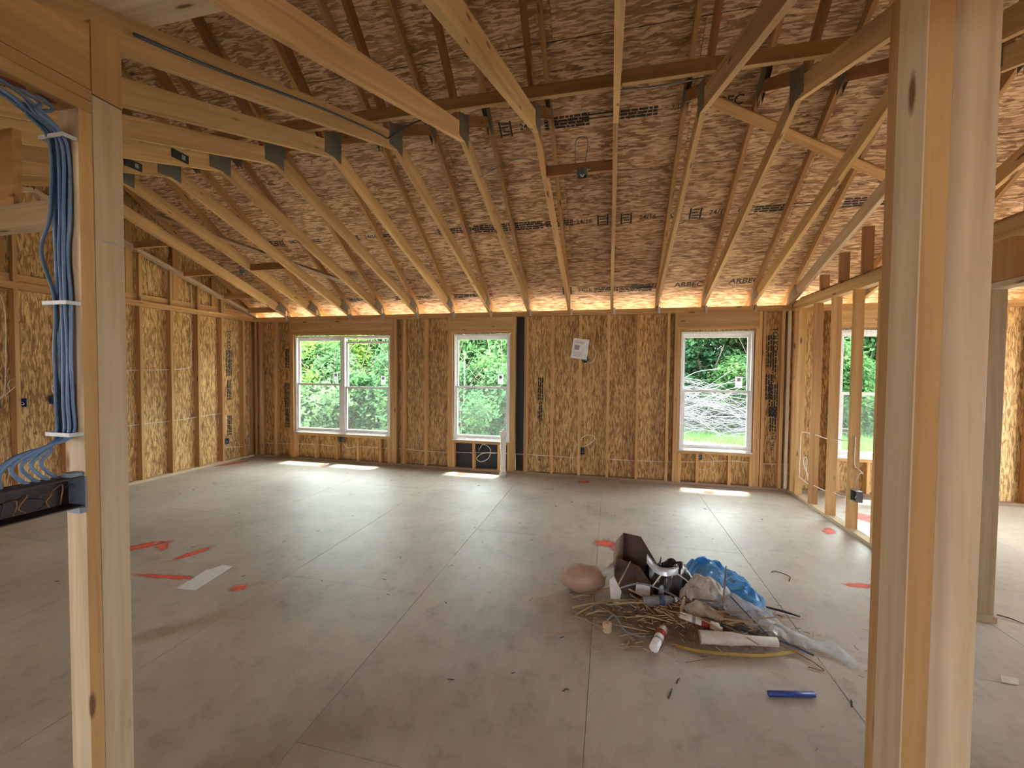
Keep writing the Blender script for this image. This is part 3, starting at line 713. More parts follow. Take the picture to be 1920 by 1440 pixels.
wcable([(1.235, yc-.02, .46), (1.36, yc-.01, .44), (1.42, yc, .33), (1.36, yc, .24), (1.24, yc, .22), (1.2, yc, .26)], 'cable loop hanging from the right window outlet box')
wcable([(-1.98, yc-.03, .30), (-1.9, yc-.04, .42), (-1.78, yc-.05, .36), (-1.80, yc-.05, .22), (-1.93, yc-.05, .15), (-2.0, yc-.04, .2), (-1.9, yc-.03, .28), (-1.7, yc-.02, .29)], 'coil of white cable hanging under the narrow window')
cable('cable', [(-2.31, D+.02, 1.28), (-2.29, D+.022, .95), (-2.26, D+.024, .62), (-2.245, D+.02, .50)], .003, MT['wire'], 'thin white cord hanging inside the narrow window')
def obox(x, y, z, label, m, face='y', w=.055, h=.095, d=.07):
    """open outlet box; face tells which axis it opens along"""
    t = tag(empty('outlet_box', (x, y, z)), label, 'outlet box'); tk = .004
    if face == 'y': ex, ey = Vector((1, 0, 0)), Vector((0, 1, 0))
    elif face == '-x': ex, ey = Vector((0, -1, 0)), Vector((1, 0, 0))
    else: ex, ey = Vector((0, 1, 0)), Vector((-1, 0, 0))
    b = MB()
    for (a0, a1, d0, d1, z0, z1) in ((-w/2, w/2, d-tk, d, -h/2, h/2), (-w/2, -w/2+tk, 0, d-tk, -h/2, h/2), (w/2-tk, w/2, 0, d-tk, -h/2, h/2), (-w/2+tk, w/2-tk, 0, d-tk, -h/2, -h/2+tk), (-w/2+tk, w/2-tk, 0, d-tk, h/2-tk, h/2)):
        b.box(a0, a1, d0, d1, z0, z1)
    mw = axes((x, y, z), ex, ey)
    b.build('shell', m, t, mw=mw)
    MB().tube(smoothpts([(-.01, d*.8, .01), (.01, .02, .0), (.008, .012, -.02), (-.012, .03, -.02)]), .0035).build('wire_end', MT['wire'], t, True, mw)
    return t
obox(-4.40, D, .385, 'dark outlet box under the twin window', MT['greybox'])
obox(-.372, D, .395, 'dark blue outlet box in the middle of back wall', flat('navy_box', (.02, .03, .07), .4))
obox(1.235, D, .41, 'dark outlet box under the right window', MT['greybox'])
obox(-1.985, D, .36, 'dark outlet box under the narrow window', MT['black'])
# paper packet hanging on its cable bracket
pk = tag(empty('paper_packet', (-.43, D-.05, 1.9)), 'white printed packet hanging tilted on the back wall', 'packet')
mwp = Matrix.Translation((-.425, D-.035, 1.895)) @ Matrix.Rotation(.13, 4, 'Y')
pks = MB().box(-.115, .115, -.012, .012, -.145, .145).build('packet', MT['paper'], pk, mw=mwp)
MB().box(-.085, -.01, -.0135, -.0125, -.02, .05).build('print', MT['greyink'], pks, mw=mwp)
for zz in (-.06, -.085, -.11, .08, .1): MB().box(-.085, .04, -.0135, -.0125, zz, zz+.007).build('print', MT['greyink'], pks, mw=mwp)
obox(-.345, D, 1.745, 'dark outlet box peeking out below the white packet', MT['black'])
wcable([(-.33, D+.02, 1.72), (-.28, D+.01, 1.69), (-.22, D+.01, 1.74), (-.2, D+.01, 1.84), (-.25, D+.03, 1.93)], 'cable curling behind the white packet')

# vent pipe on the floor
vp = tag(empty('vent_pipe', (-1.522, 5.98, 0)), 'short white PVC pipe standing on the floor', 'pipe')
def lathe(prof, k=20):
    V = []; Fc = []
    for r, z in prof: V += [(r*math.cos(2*math.pi*i/k), r*math.sin(2*math.pi*i/k), z) for i in range(k)]
    for j in range(len(prof)-1):
        for i in range(k): Fc.append((j*k+i, j*k+(i+1) % k, (j+1)*k+(i+1) % k, (j+1)*k+i))
    Fc += [tuple(range(k-1, -1, -1)), tuple((len(prof)-1)*k+i for i in range(k))]
    return V, Fc
def turned(name, prof, m, parent, mw, k=20):
    V, Fc = lathe(prof, k); return link(name, mesh(name, V, Fc, True), m, parent, mw)
tp = Matrix.Translation((-1.522, 5.98, 0))
turned('pipe', [(.043, .02), (.043, .63)], MT['pvc'], vp, tp)
turned('base_collar', [(.050, 0), (.050, .035), (.055, .037), (.055, .055), (.048, .056), (.043, .06)], MT['pvc'], vp, tp)
turned('cap', [(.050, .60), (.050, .665), (.046, .672), (.02, .674), (.02, .695), (.018, .697)], MT['pvc'], vp, tp)
# floor registers
for x0, x1, y, lab in ((-4.56, -4.16, 6.07, 'narrow floor slot under the twin window'), (1.36, 1.71, 6.10, 'narrow floor slot under the right window')):
    t = tag(empty('floor_register', ((x0+x1)/2, y, 0)), lab, 'vent')
    b = MB(); frame4(b, x0, x1, y-.03, y+.03, .012, 0, .004); b.V = [(x, z_, y_+.0005) for x, y_, z_ in b.V]; b.build('rim', MT['register'], t)
    MB().box(x0+.012, x1-.012, y-.018, y+.018, .0002, .001).build('slot', MT['slot'], t)

# ------------------------------------------------------------ left gable wall
wl = wall('wall_left', 'left gable wall of studs over OSB sheathing')
YL0 = -4.9
def stud_l(y, z0=.038, z1=H-.076, m=None): return cuboid('stud', XL-SD, XL, y, y+.038, z0, z1, m or MT['stud'], wl)
for a, b in ((YL0, 2.2), (2.203, D-.001)):
    cuboid('sole_plate', XL-SD, XL, a, b, .0005, .038, MT['pale'], wl)
    cuboid('top_plate', XL-SD, XL, a, b, H-.0765, H-.0385, MT['stud'], wl)
    cuboid('top_plate', XL-SD, XL, a, b, H-.038, H, MT['stud'], wl)
yy = 6.0; ys = []
while yy > YL0+.05: ys.append(yy); yy -= .4064
for y in ys:
    if y > -1.85 or y < -3.5: stud_l(y-.02)  # studs left out for an unseen opening added to light the hall
XS = XL-SD
y = D+.1; pan_l = []
for (ya, yb) in ((4.779, 6.285), (3.560, 4.779), (2.341, 3.560), (1.122, 2.341), (-.097, 1.122), (-1.316, -.097), (-1.9, -1.316), (-4.9, -3.56)):
    o = bar('sheathing_panel', (XS-.0055, (ya+yb)/2, 0), (XS-.0055, (ya+yb)/2, H), yb-ya-.003, .011, MT['osb_wall'], wl, upv=(1, 0, 0), ch=.001); pan_l.append(o)
# gable: sheathing, cripples, flat band, sloped chord
GM = Matrix(((0, 0, 1, XS), (0, 1, 0, 0), (1, 0, 0, 0), (0, 0, 0, 1)))
def gable_panel(ya, yb):
    za, zb = roof(ya)-.002, roof(yb)-.002
    P = [(ya, H+.002), (yb, H+.002), (yb, zb)]+([(YRG, roof(YRG)-.002)] if ya < YRG < yb else [])+[(ya, za)]
    V = [(z, y, -.011) for y, z in P]+[(z, y, 0) for y, z in P]; n = len(P)   # local x up, y along the wall
    link('sheathing_panel', mesh('gable', V, [tuple(range(n-1, -1, -1)), tuple(range(n, 2*n))]+[(i, (i+1) % n, n+(i+1) % n, n+i) for i in range(n)]), MT['osb_wall'], wl, GM)
for ya, yb in ((5.2, 6.27), (3.98, 5.2), (2.76, 3.98), (1.54, 2.76), (.32, 1.54), (-1.0, .32), (-3.0, -1.0), (-4.9, -3.0)): gable_panel(ya, yb)
cuboid('gable_chord', XS+.001, XS+.039, .5, D+.05, H+.001, H+.09, MT['stud'], wl)
for y in (5.45, 4.84, 4.23, 3.62, 3.01, 2.4, 1.8, 1.2): cuboid('gable_stud', XS+.0012, XS+.039, y, y+.089, H+.092, roof(y+.089)-.12, MT['orange'], wl)
def sloped(name, X0_, X1_, ya, yb, off, dep, m, par):
    P = [(ya, chord(ya)+off), (yb, chord(yb)+off), (yb, chord(yb)+off+dep), (ya, chord(ya)+off+dep)]
    d = Vector((0, P[1][0]-P[0][0], P[1][1]-P[0][1])).normalized()
    bar(name, ((X0_+X1_)/2, ya, P[0][1]+dep/2), ((X0_+X1_)/2, yb, P[1][1]+dep/2), X1_-X0_, dep*.95, m, par)
sloped('gable_slope', XL-.051, XL+.04, YN, D+.02, .02, .05, MT['pale'], wl)
sloped('gable_slope', XL-.051, XL+.04, .5, YN-.003, .02, .05, MT['pale'], wl)
for y in ys:
    if .6 < y < 5.9: cuboid('cripple_stud', XL-.049, XL-.002, y-.02, y+.018, H+.001, chord(y)+.018, MT['stud'], wl)
bar('rafter', (XL-.03, YRG+.02, roof(YRG+.02)-.06), (XL-.03, D+.3, roof(D+.3)-.06), .038, .089, MT['orange'], wl)
def lw_print(me, y, z, m=MT['fadeink']): link('print', me, m, pan_l[0], axes(Vector((XS+.0012, y, z)), Vector((0, 0, -1)), Vector((0, 1, 0))))
for me, z in ((T_TOL, 2.05), (L_B, 1.65), (L_A, 1.2), (T_24, .9), (L_A, .6)): lw_print(me, 6.05 if False else 5.78, z)
xc = XL-.04
def lcable(pts, label): return cable('cable', [(xc, y, z) for y, z in pts], .0045, MT['wire'], label)
lcable([(3.9, 1.52), (4.3, 1.528), (4.74, 1.538), (4.95, 1.55), (5.06, 1.575), (5.09, 1.66), (5.09, 2.2), (5.07, 2.32), (4.98, 2.36)], 'white cable along the left wall at head height turning up')
lcable([(3.7, .78), (4.25, .792), (4.75, .792), (5.14, .806), (5.3, .815), (5.58, .826)], 'white cable along the left wall at knee height')
lcable([(5.62, .36), (5.66, .26), (5.8, .235), (5.98, .212), (6.1, .22)], 'short white cable by the corner outlet on left wall')
cable('cable', [(XL-.03, 5.1, 2.47), (XL-.03, 5.1, 2.6), (XL-.03, 5.1, 2.82)], .0045, MT['wire'], 'short vertical white cable in the left gable framing')
for y, z, lab in ((5.655, .357, 'blue outlet box near the left corner'), (3.19, 1.172, 'blue outlet box seen beside the left post cables'), (3.47, 1.186, 'blue outlet box half hidden by the cables'), (2.99, 1.172, 'blue outlet box at the left picture edge')):
    obox(XL, y, z, lab, MT['bluebox'], 'x')
cable('cable', [(XL-.02, 3.1, 1.3), (XL-.01, 3.08, 1.38), (XL-.01, 3.12, 1.43), (XL-.01, 3.16, 1.38), (XL-.01, 3.11, 1.32), (XL-.02, 3.0, 1.2)], .004, MT['wire'], 'small coil of cable near the blue boxes')
cable('cable', [(XL-.02, 3.46, 1.24), (XL+.02, 3.42, 1.33), (XL+.02, 3.47, 1.38), (XL, 3.52, 1.3)], .004, MT['wire'], 'cable loop over the half hidden blue box')
cable('cable', [(XL-.02, 2.6, 2.38), (XL, 2.95, 2.36), (XL, 3.06, 2.2), (XL-.01, 3.07, 1.7), (XL-.01, 3.05, 1.3), (XL-.02, 3.0, 1.22)], .0045, MT['wire'], 'white cable dropping from the plate to left edge boxes')

# dropped beam and panel seen left of the post
db = tag(empty('dropped_beam', (-3.6, 1.70, 2.3)), 'tan dropped beam in the bay left of the post', 'beam')
cuboid('beam', XL, -2.66, 1.655, 1.744, H-.13, H, MT['pale'], db)
cuboid('support_post', -2.749, -2.66, 1.655, 1.744, 0, H-.131, MT['stud'], db)
cuboid('filler_panel', -4.6, -3.24, 1.66, 1.70, H+.001, chord(1.66)-.002, MT['orange'], db)

# ------------------------------------------------------------ right partition wall
wr = wall('wall_right', 'open stud partition wall at the right')
def stud_r(y, z0=.038, z1=H-.076, m=None): return cuboid('stud', XR, XR+SD, y, y+.038, z0, z1, m or MT['stud'], wr)
for i, y in enumerate((6.10, 5.965, 5.558, 5.152, 4.746, 4.34, 3.93, 3.52)): stud_r(y, m=MT['stud'] if i != 2 else MT['orange'])
cuboid('sole_plate', XR, XR+SD, 3.215, D-.001, .0005, .038, MT['pale'], wr)
cuboid('jack_stud', XR, XR+SD, 3.24, 3.278, .038, 2.098, MT['pale'], wr)
cuboid('king_stud', XR, XR+SD, 3.2785, 3.3165, .038, H-.076, MT['stud'], wr)
cuboid('header_plate', XR, XR+SD, 2.25, 3.277, 2.099, 2.137, MT['pale'], wr)
cuboid('cripple_stud', XR, XR+SD, 3.10, 3.277, 2.138, H-.077, MT['orange'], wr)
cuboid('cripple_stud', XR, XR+SD, 2.75, 2.788, 2.138, H-.077, MT['stud'], wr)
cuboid('jack_stud', XR, XR+SD, 2.212, 2.25, 0, H-.077, MT['stud'], wr)
for z0, z1 in ((H-.0765, H-.0385), (H-.038, H), (H+.0005, H+.0385)):
    for a, b in ((1.0, 3.9 if z0 < H-.05 else 4.6), (3.903 if z0 < H-.05 else 4.603, D-.001)): cuboid('top_plate', XR, XR+SD, a, b, z0, z1, MT['truss'], wr)
for y in (5.48, 5.074, 4.667, 4.26, 3.855, 3.45, 3.04, 2.63, 2.22): cuboid('cripple_stud', XR+.02, XR+.109, y, y+.038, H+.039, chord(y+.02), MT['brown'], wr)
cuboid('gable_chord', XR+.052, XR+.090, 1.0, 6.1, H+.039, H+.075, MT['brown'], wr)
obox(XR, 4.655, .39, 'grey steel box on a partition stud', MT['greybox'], '-x', w=.10, h=.105, d=.055)
def rcable(pts, label): return cable('cable', pts, .005, MT['wire'], label)
xr = XR+.045
rcable([(xr, 6.1, .27), (xr, 5.95, .26), (xr, 5.8, .245), (xr, 5.69, .235), (xr, 5.56, .253), (xr, 5.3, .262), (xr, 5.15, .285), (xr, 4.9, .31), (xr, 4.77, .34)], 'white cable through the partition studs near the floor')
rcable([(xr, 5.95, .25), (xr, 5.94, .6), (xr, 5.93, .80), (xr, 5.85, .84), (xr, 5.7, .845), (xr, 5.5, .85), (xr, 5.32, .845), (xr, 5.1, .87), (xr, 4.78, .9)], 'white cable through the partition studs at waist height')
rcable([(xr, 5.70, .33), (xr-.02, 5.75, .42), (xr-.02, 5.79, .50), (xr-.02, 5.75, .55), (xr-.02, 5.70, .52), (xr-.02, 5.71, .40), (xr-.01, 5.66, .26)], 'white cable coil hanging on a partition stud')
rcable([(xr, 4.74, .44), (xr, 4.66, .6), (xr, 4.6, .62), (xr+.02, 4.73, .64), (xr, 4.745, .68), (xr, 4.745, .95)], 'white cable rising from the grey steel box')

# outer walls of the side room and the front, with openings that let daylight in
wo = wall('wall_outer', 'outer wall of the side room')
XO = 6.2
for ya, yb, z0, z1 in ((5.3, 6.2, 0, H), (1.0, 3.0, 0, H), (3.0, 5.3, 0, .5), (3.0, 5.3, 2.13, H), (-4.9, -2.0, 0, H), (-2.0, 1.0, 0, H)):
    cuboid('sheathing_panel', XO, XO+.1, ya, yb-.002, z0, z1-.002, MT['osb_wall'], wo)
V = [(0, -4.9, H), (0, 6.2, H), (0, 6.2, roof(6.2)-.002), (0, YRG, roof(YRG)-.002), (0, -4.9, roof(-4.9)-.002)]
V = [(XO, y, z) for _, y, z in V]+[(XO+.1, y, z) for _, y, z in V]
link('gable_sheathing', mesh('gable', V, [(4, 3, 2, 1, 0), (5, 6, 7, 8, 9)]+[(i, (i+1) % 5, 5+(i+1) % 5, 5+i) for i in range(5)]), MT['osb_wall'], wo)
for i in range(5): cuboid('attic_light_stop', -6.2+2.5*i, -6.2+2.5*i+2.497, .31, .322, 2.64, roof(.32)-.01, MT['osb_wall'], wo)  # unseen panels added to keep light from leaking through the attic
wf = wall('wall_front', 'front wall behind the viewer')
for xa, xb, z0, z1 in ((-6.2, -2.2, 0, 2.6), (-2.2, .2, 0, 2.6), (.2, 1.7, 0, .75), (.2, 1.7, 2.1, 2.6), (1.7, 6.2, 0, 2.6)):  # unseen opening added in this wall to light the posts from behind
    cuboid('sheathing_panel', xa, xb-.002, -5.0, -4.9, z0, z1, MT['osb_wall'], wf)

# ------------------------------------------------------------ hall walls with the two big posts
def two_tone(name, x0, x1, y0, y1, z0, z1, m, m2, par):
    '''stud whose face towards -Y has another wood tone, putting how it is lit into colour'''
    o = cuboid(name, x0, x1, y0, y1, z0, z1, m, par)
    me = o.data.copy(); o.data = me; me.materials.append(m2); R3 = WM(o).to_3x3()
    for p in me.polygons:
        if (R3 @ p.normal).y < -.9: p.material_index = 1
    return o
wh = wall('wall_hall_left', 'short stud wall ending in the left foreground post')
HX = -1.66
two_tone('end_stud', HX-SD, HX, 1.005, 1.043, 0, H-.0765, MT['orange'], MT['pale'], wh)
cuboid('turned_stud', HX-.040, HX-.002, 1.0435, 1.132, 0, H-.012, MT['pale'], wh)
cuboid('turned_stud', HX-.079, HX-.041, 1.0435, 1.132, 0, H-.012, MT['stud'], wh)
cuboid('stud', HX-SD, HX, .62, .658, 0, H-.077, MT['stud'], wh)
cuboid('stud', HX-SD, HX, .21, .248, 0, H-.077, MT['stud'], wh)
cuboid('top_plate', HX-SD, HX, -4.0, 1.042, H-.0763, H-.0385, MT['orange'], wh)
cuboid('top_plate', HX-SD, HX, -4.0, 1.042, H-.038, H, MT['orange'], wh)
def wedge(name, x0, x1, ya, yb, m, par):
    P = [(ya, H+.001), (yb, H+.001), (yb, chord(yb)-.001), (ya, max(chord(ya)-.001, H+.006))]
    V = [(0, 0, 0)]*0
    o = Vector((x0, ya, H)); V = [(y-ya, -(x-x0), z-H) for x in (x0, x1) for y, z in P]; n = 4
    me = mesh(name, V, [(0, 1, 2, 3), (7, 6, 5, 4)]+[(i, n+i, n+(i+1) % n, (i+1) % n) for i in range(n)])
    mw = axes(o, (0, 1, 0), (-1, 0, 0)); link(name, me, m, par, mw)
wedge('filler_beam', HX-SD, HX, .43, 1.040, MT['orange'], wh)
cuboid('end_block', HX-SD, HX, 1.0425, 1.132, H-.008, chord(1.09)-.002, MT['orange'], wh)
stm = L_C.copy(); stm.transform(Matrix.Scale(.15, 4)); stm.materials.clear()
for dy in (.075,): link('print', stm, MT['greyink'], wh, axes((HX-.0012, 1.0435+dy-.03, 1.985), (0, 1, 0), (0, 0, 1)))
wh2 = wall('wall_hall_right', 'short stud wall ending in the right foreground post')
RXF = .595
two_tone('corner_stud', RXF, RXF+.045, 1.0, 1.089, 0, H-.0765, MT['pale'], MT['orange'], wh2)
cuboid('flat_stud', RXF+.0455, RXF+.132, 1.018, 1.056, 0, H-.0765, MT['pale'], wh2)
cuboid('back_stud', RXF+.004, RXF+.128, 1.0895, 1.127, 0, H-.0765, MT['orange'], wh2)
cuboid('top_plate', RXF, RXF+.15, -4.0, 1.127, H-.0763, H-.0385, MT['stud'], wh2)
cuboid('top_plate', RXF, RXF+.15, -4.0, 1.127, H-.038, H, MT['stud'], wh2)
# bearing beam for the truss ends, across the hall opening
tag(cuboid('bearing_beam', -6.1, 6.1, .33, .415, H-.24, H-.002, MT['stud']), 'long bearing beam carrying the near truss ends', 'beam')

# cables in the left post bay
bx = tag(empty('switch_box', (HX, .9, 1.15)), 'wide dark multi gang switch box fixed to the left post', 'switch box')
b = MB(); ya, yb, za, zb, dp = .785, 1.004, 1.108, 1.206, .075
for bb in ((HX-dp, HX-dp+.004, ya, yb, za, zb), (HX-dp+.004, HX, ya, ya+.004, za, zb), (HX-dp+.004, HX, ya+.004, yb-.004, za, za+.004), (HX-dp+.004, HX, ya+.004, yb-.004, zb-.004, zb)): b.box(*bb)
b.build('shell', MT['darkbox'], bx)
MB().box(HX-dp+.004, HX+.004, yb-.004, yb, za, zb).build('end_plate', MT['slate'], bx)
MB().box(HX-.05, HX+.003, .985, 1.0045, za-.02, za-.001).build('bracket', MT['slate'], bx)
MB().box(HX-.05, HX-.01, .97, 1.0045, zb+.001, zb+.014).build('bracket', MT['slate'], bx)
random.seed(3)
for i in range(7):
    y = .81+.027*i; p = [(HX-.06, y, 1.16), (HX-.02, y+.01, 1.18+random.uniform(-.02, .01)), (HX-.005, y+random.uniform(-.02, .02), 1.15), (HX-.03, y+.01, 1.125)]
    MB().tube(smoothpts(p), .0018).build('wire_end', MT['brown'] if i % 3 else MT['darkwire'], bx, True)
random.seed(5)
spots = [(-1.748, .993), (-1.737, .985), (-1.727, .994), (-1.716, .984), (-1.708, .994), (-1.700, .986), (-1.692, .994), (-1.733, .975)]
for i, (x, y) in enumerate(spots):
    yt = .70+.035*i; w = lambda a: random.uniform(-a, a)
    bx_ = x-(0.045 if i == 7 else 0)
    pts = [(-1.715+w(.02), yt-.05, 2.40), (-1.712+w(.015), yt+.03, 2.37), (x+w(.01), .94+w(.02), 2.33), (x, y, 2.27), (x+w(.006), y, 2.05), (bx_+w(.008), y, 1.93), (x+w(.004), y, 1.78), (x+w(.01), y+w(.006), 1.6), (x, y, 1.45), (x+.0, y, 1.345)]
    if i < 4: pts += [(-1.722, .955, 1.318), (-1.724, .90+.018*i, 1.292), (-1.722, .862+.022*i, 1.262), (-1.718, .872+.024*i, 1.228), (-1.712, .90+.024*i, 1.198)]
    else: pts += [(-1.722, .950, 1.312), (-1.726, .90, 1.300-.006*(i-4)), (-1.724, .845+.004*i, 1.285), (-1.718, .80+.005*i, 1.245), (-1.712, .80+.005*i, 1.198)]
    cable('cable', pts, .0052, MT['bluewire'], 'blue cable stapled in the bundle down the left post', 'cable', 'blue cables down the left post', n=5)
for i, (z, lab) in enumerate(((2.285, 'topmost clear strap around the blue cables'), (1.765, 'middle clear strap around the blue cables'), (1.345, 'lowest clear strap around the blue cables'))):
    tag(MB().box(-1.765, -1.668, .966, .970, z-.006, z+.006).box(-1.769, -1.765, .966, 1.004, z-.006, z+.006).box(-1.668, -1.664, .966, 1.004, z-.006, z+.006).build('cable_strap', MT['strap']), lab, 'strap')
for y in (.74, .80, .88, .95): link('caulk_spot', mesh('spot', *[[(HX-.045+.016*math.cos(a*.785), y+.028*math.sin(a*.785), H-.0768) for a in range(8)], [tuple(range(8))]]), MT['caulk'], wh)

# ------------------------------------------------------------ outside: yard, trees, brush
gd = MB(); 
V = []; Fc = []; nx, ny = 40, 30
for j in range(ny+1):
    for i in range(nx+1):
        x = -45+90*i/nx; y = 6.6+60*j/ny; V.append((x, y, -.42+.10*noise.noise(Vector((x*.3, y*.3, 0)))+max(0, y-16)*.04))
for j in range(ny):
    for i in range(nx): Fc.append((j*(nx+1)+i, j*(nx+1)+i+1, (j+1)*(nx+1)+i+1, (j+1)*(nx+1)+i))
tag(link('yard_ground', mesh('yard', V, Fc, True), MT['ground']), 'yard of bare dirt and grass outside the windows', 'ground', kind='structure')
cuboid('yard_base', -45, 45, -40, 6.7, -.9, -.45, MT['ground'])
tag(bpy.data.objects['yard_base'], 'bare ground around the house', 'ground', kind='structure')

def leaf_cloud(seed, blobs, nleaf, size, droop=.4):
    random.seed(seed); V = []; Fc = []
    tot = sum(b[3]**2 for b in blobs)
    for (cx, cy, cz, r) in blobs:
        for _ in range(int(nleaf*r*r/tot)):
            while True:
                d = Vector((random.gauss(0, 1), random.gauss(0, 1), random.gauss(0, 1)))
                if d.length > .01: break
            d.normalize(); rr = r*(random.random()**.45)*(1+.35*noise.noise(d*2+Vector((cx, cy, seed))))
            p = Vector((cx, cy, cz))+d*rr
            a = Vector((random.gauss(0, 1), random.gauss(0, 1), random.gauss(-droop, .7))).normalized()
            nrm = Vector((random.gauss(0, .6), random.gauss(0, .6), 1)).normalized(); bvec = a.cross(nrm)
            if bvec.length < .05: continue
            bvec.normalize(); s = size*random.uniform(.6, 1.3); n = len(V)
            V += [tuple(p), tuple(p+a*s*.5+bvec*s*.26), tuple(p+a*s), tuple(p+a*s*.5-bvec*s*.26)]; Fc.append((n, n+1, n+2, n+3))
    return mesh('foliage', V, Fc)
def crown(seed, R, h0, h1, k, br=.5):
    random.seed(seed); out = []
    for i in range(k):
        z = random.uniform(h0, h1); t = (z-h0)/(h1-h0); w = R*(math.sin(math.pi*min(.97, .18+.75*t))); a = random.uniform(0, 6.283); q = w*math.sqrt(random.random())
        out.append((q*math.cos(a), q*math.sin(a), z, random.uniform(.6, 1.2)*br*R))
    return out
FOL = {}
for key, m, args in (('a', 'leafA', (11, crown(11, 2.4, .6, 4.6, 30, .42), 17000, .20)), ('b', 'leafB', (12, crown(12, 2.6, .5, 5.0, 32, .42), 17000, .18)),
                     ('c', 'leafC', (13, crown(13, 1.8, .8, 4.0, 24, .42), 11000, .18)), ('d', 'leafD', (14, crown(14, 1.1, .15, 1.5, 16, .5), 9000, .10)), ('e', 'leafA', (15, crown(15, 1.3, .2, 2.2, 18, .48), 9000, .13))):
    me = leaf_cloud(*args); me.materials.append(MT[m]); FOL[key] = me
def trunk_mesh(seed, h, r):
    random.seed(seed); b = MB(); p = [(random.uniform(-.12, .12)*i, random.uniform(-.12, .12)*i, h*i/5) for i in range(6)]
    b.tube(p, [r*(1-.15*i) for i in range(6)], 8)
    for i in range(9):
        q = Vector(p[random.randint(1, 4)]); a = random.uniform(0, 6.28); l = random.uniform(.8, 1.9)
        b.tube([q, q+Vector((math.cos(a)*l*.5, math.sin(a)*l*.5, l*.45)), q+Vector((math.cos(a)*l, math.sin(a)*l, l*1.1))], [r*.4, r*.25, r*.1], 5)
    me = mesh('trunk', b.V, b.F, True); me.materials.append(MT['bark']); return me
TRK = [trunk_mesh(21, 4, .11), trunk_mesh(22, 4.4, .14), trunk_mesh(23, 4, .06), trunk_mesh(24, 1.2, .03)]
def gz(y): return -.42+max(0, y-16)*.04
def seen_at(x, y):
    q = x*6.25/y
    for a, b, w in ((-5.7, -3.1, 'seen through the twin window'), (-2.8, -1.1, 'seen through the narrow window'), (.5, 2.3, 'seen through the right window'), (2.4, 4.2, 'seen through the side room window')):
        if a < q < b: return w
    return 'growing past the wall between windows'
TONE = {'a': 'mid green', 'b': 'dark green', 'c': 'lime green', 'd': 'low pale green', 'e': 'taller mid green'}
def tree(kind, tk, x, y, s, rot, name, label, cat, group):
    label = '%s %s in %s, %s' % (TONE[kind], label, 'the back woods' if y > 19.5 else 'the front woods', seen_at(x, y))
    t = tag(empty(name, (x, y, gz(y)-.05)), label, cat, group); t.rotation_euler = (0, 0, rot); t.scale = (s, s, s)
    for nm, me in (('foliage', FOL[kind]), ('trunk', TRK[tk])):
        o = bpy.data.objects.new(nm, me); COL.objects.link(o); o.parent = t
    return t
random.seed(31)
for i, (x, y, k, s) in enumerate([(-17, 15, 'a', 1.0), (-13.5, 13.6, 'b', .95), (-11.2, 14.8, 'a', 1.0), (-9.0, 13.2, 'c', .95), (-7.8, 16, 'b', 1.1), (-5.6, 14.5, 'a', 1.0), (-3.6, 15.5, 'a', 1.1), (-2.0, 14.2, 'b', .8), (-.5, 17, 'a', 1.15),
                                  (1.6, 18.5, 'b', 1.1), (3.4, 17.6, 'a', 1.05), (5.2, 19, 'b', 1.15), (7.2, 18, 'a', 1.1), (9.6, 19, 'b', 1.2), (12, 18, 'a', 1.2), (15, 20, 'b', 1.3),
                                  (-20, 20, 'b', 1.5), (-14, 20, 'a', 1.5), (-9, 21, 'b', 1.5), (-4, 21, 'b', 1.5), (1, 24, 'a', 1.6), (6, 25, 'b', 1.6), (11, 25, 'a', 1.6), (18, 25, 'a', 1.6)]):
    tree(k, {'a': 0, 'b': 1, 'c': 2}[k], x, y, s, random.uniform(0, 6.28), 'leafy_tree', 'leafy tree', 'tree', 'trees in the woods outside')
for i, (x, y, k, s) in enumerate([(-12.2, 11.0, 'd', 1.3), (-10.6, 10.6, 'e', 1.1), (-9.4, 10.2, 'd', 1.3), (-8.2, 10.8, 'e', 1.15), (-7.2, 10.0, 'd', 1.35), (-5.2, 10.8, 'e', 1.0), (-4.2, 10.4, 'd', 1.3), (-3.2, 10.9, 'e', .95), (-2.6, 10.0, 'd', 1.2), (-13.5, 11.5, 'e', 1.2), (-6.1, 11.4, 'd', 1.4),
                                  (4.2, 15.6, 'e', 1.0), (5.6, 15.8, 'd', 1.5), (7.4, 16, 'e', 1.2), (.4, 15.6, 'e', 1.2)]):
    tree(k, 3, x, y, s, random.uniform(0, 6.28), 'shrub', 'leafy shrub', 'shrub', 'shrubs outside the windows')
# pale sapling seen through the twin window
sp = tag(empty('sapling', (-8.0, 9.2, -.45)), 'thin pale sapling outside the twin window', 'sapling')
b = MB(); b.tube([(-8.0, 9.2, -.45), (-7.95, 9.2, .6), (-8.02, 9.22, 1.4), (-7.9, 9.2, 2.2), (-7.95, 9.2, 3.0)], [.02, .017, .013, .01, .005], 6)
for z, dx, dz in ((.7, -.5, .5), (1.0, .5, .45), (1.5, -.55, .6), (1.7, .5, .7), (2.1, -.4, .5), (2.3, .45, .5)): b.tube([(-7.97, 9.2, z), (-7.97+dx*.5, 9.2, z+dz*.3), (-7.97+dx, 9.25, z+dz)], [.008, .006, .003], 5)
b.build('stem', MT['branch'], sp, True)
lm = leaf_cloud(77, [(-8.3, 9.25, 1.9, .35), (-7.6, 9.3, 2.2, .35), (-8.4, 9.3, 1.2, .3), (-7.5, 9.2, 1.4, .3), (-8.0, 9.3, 2.7, .4)], 900, .09); link('foliage', lm, MT['leafC'], sp)
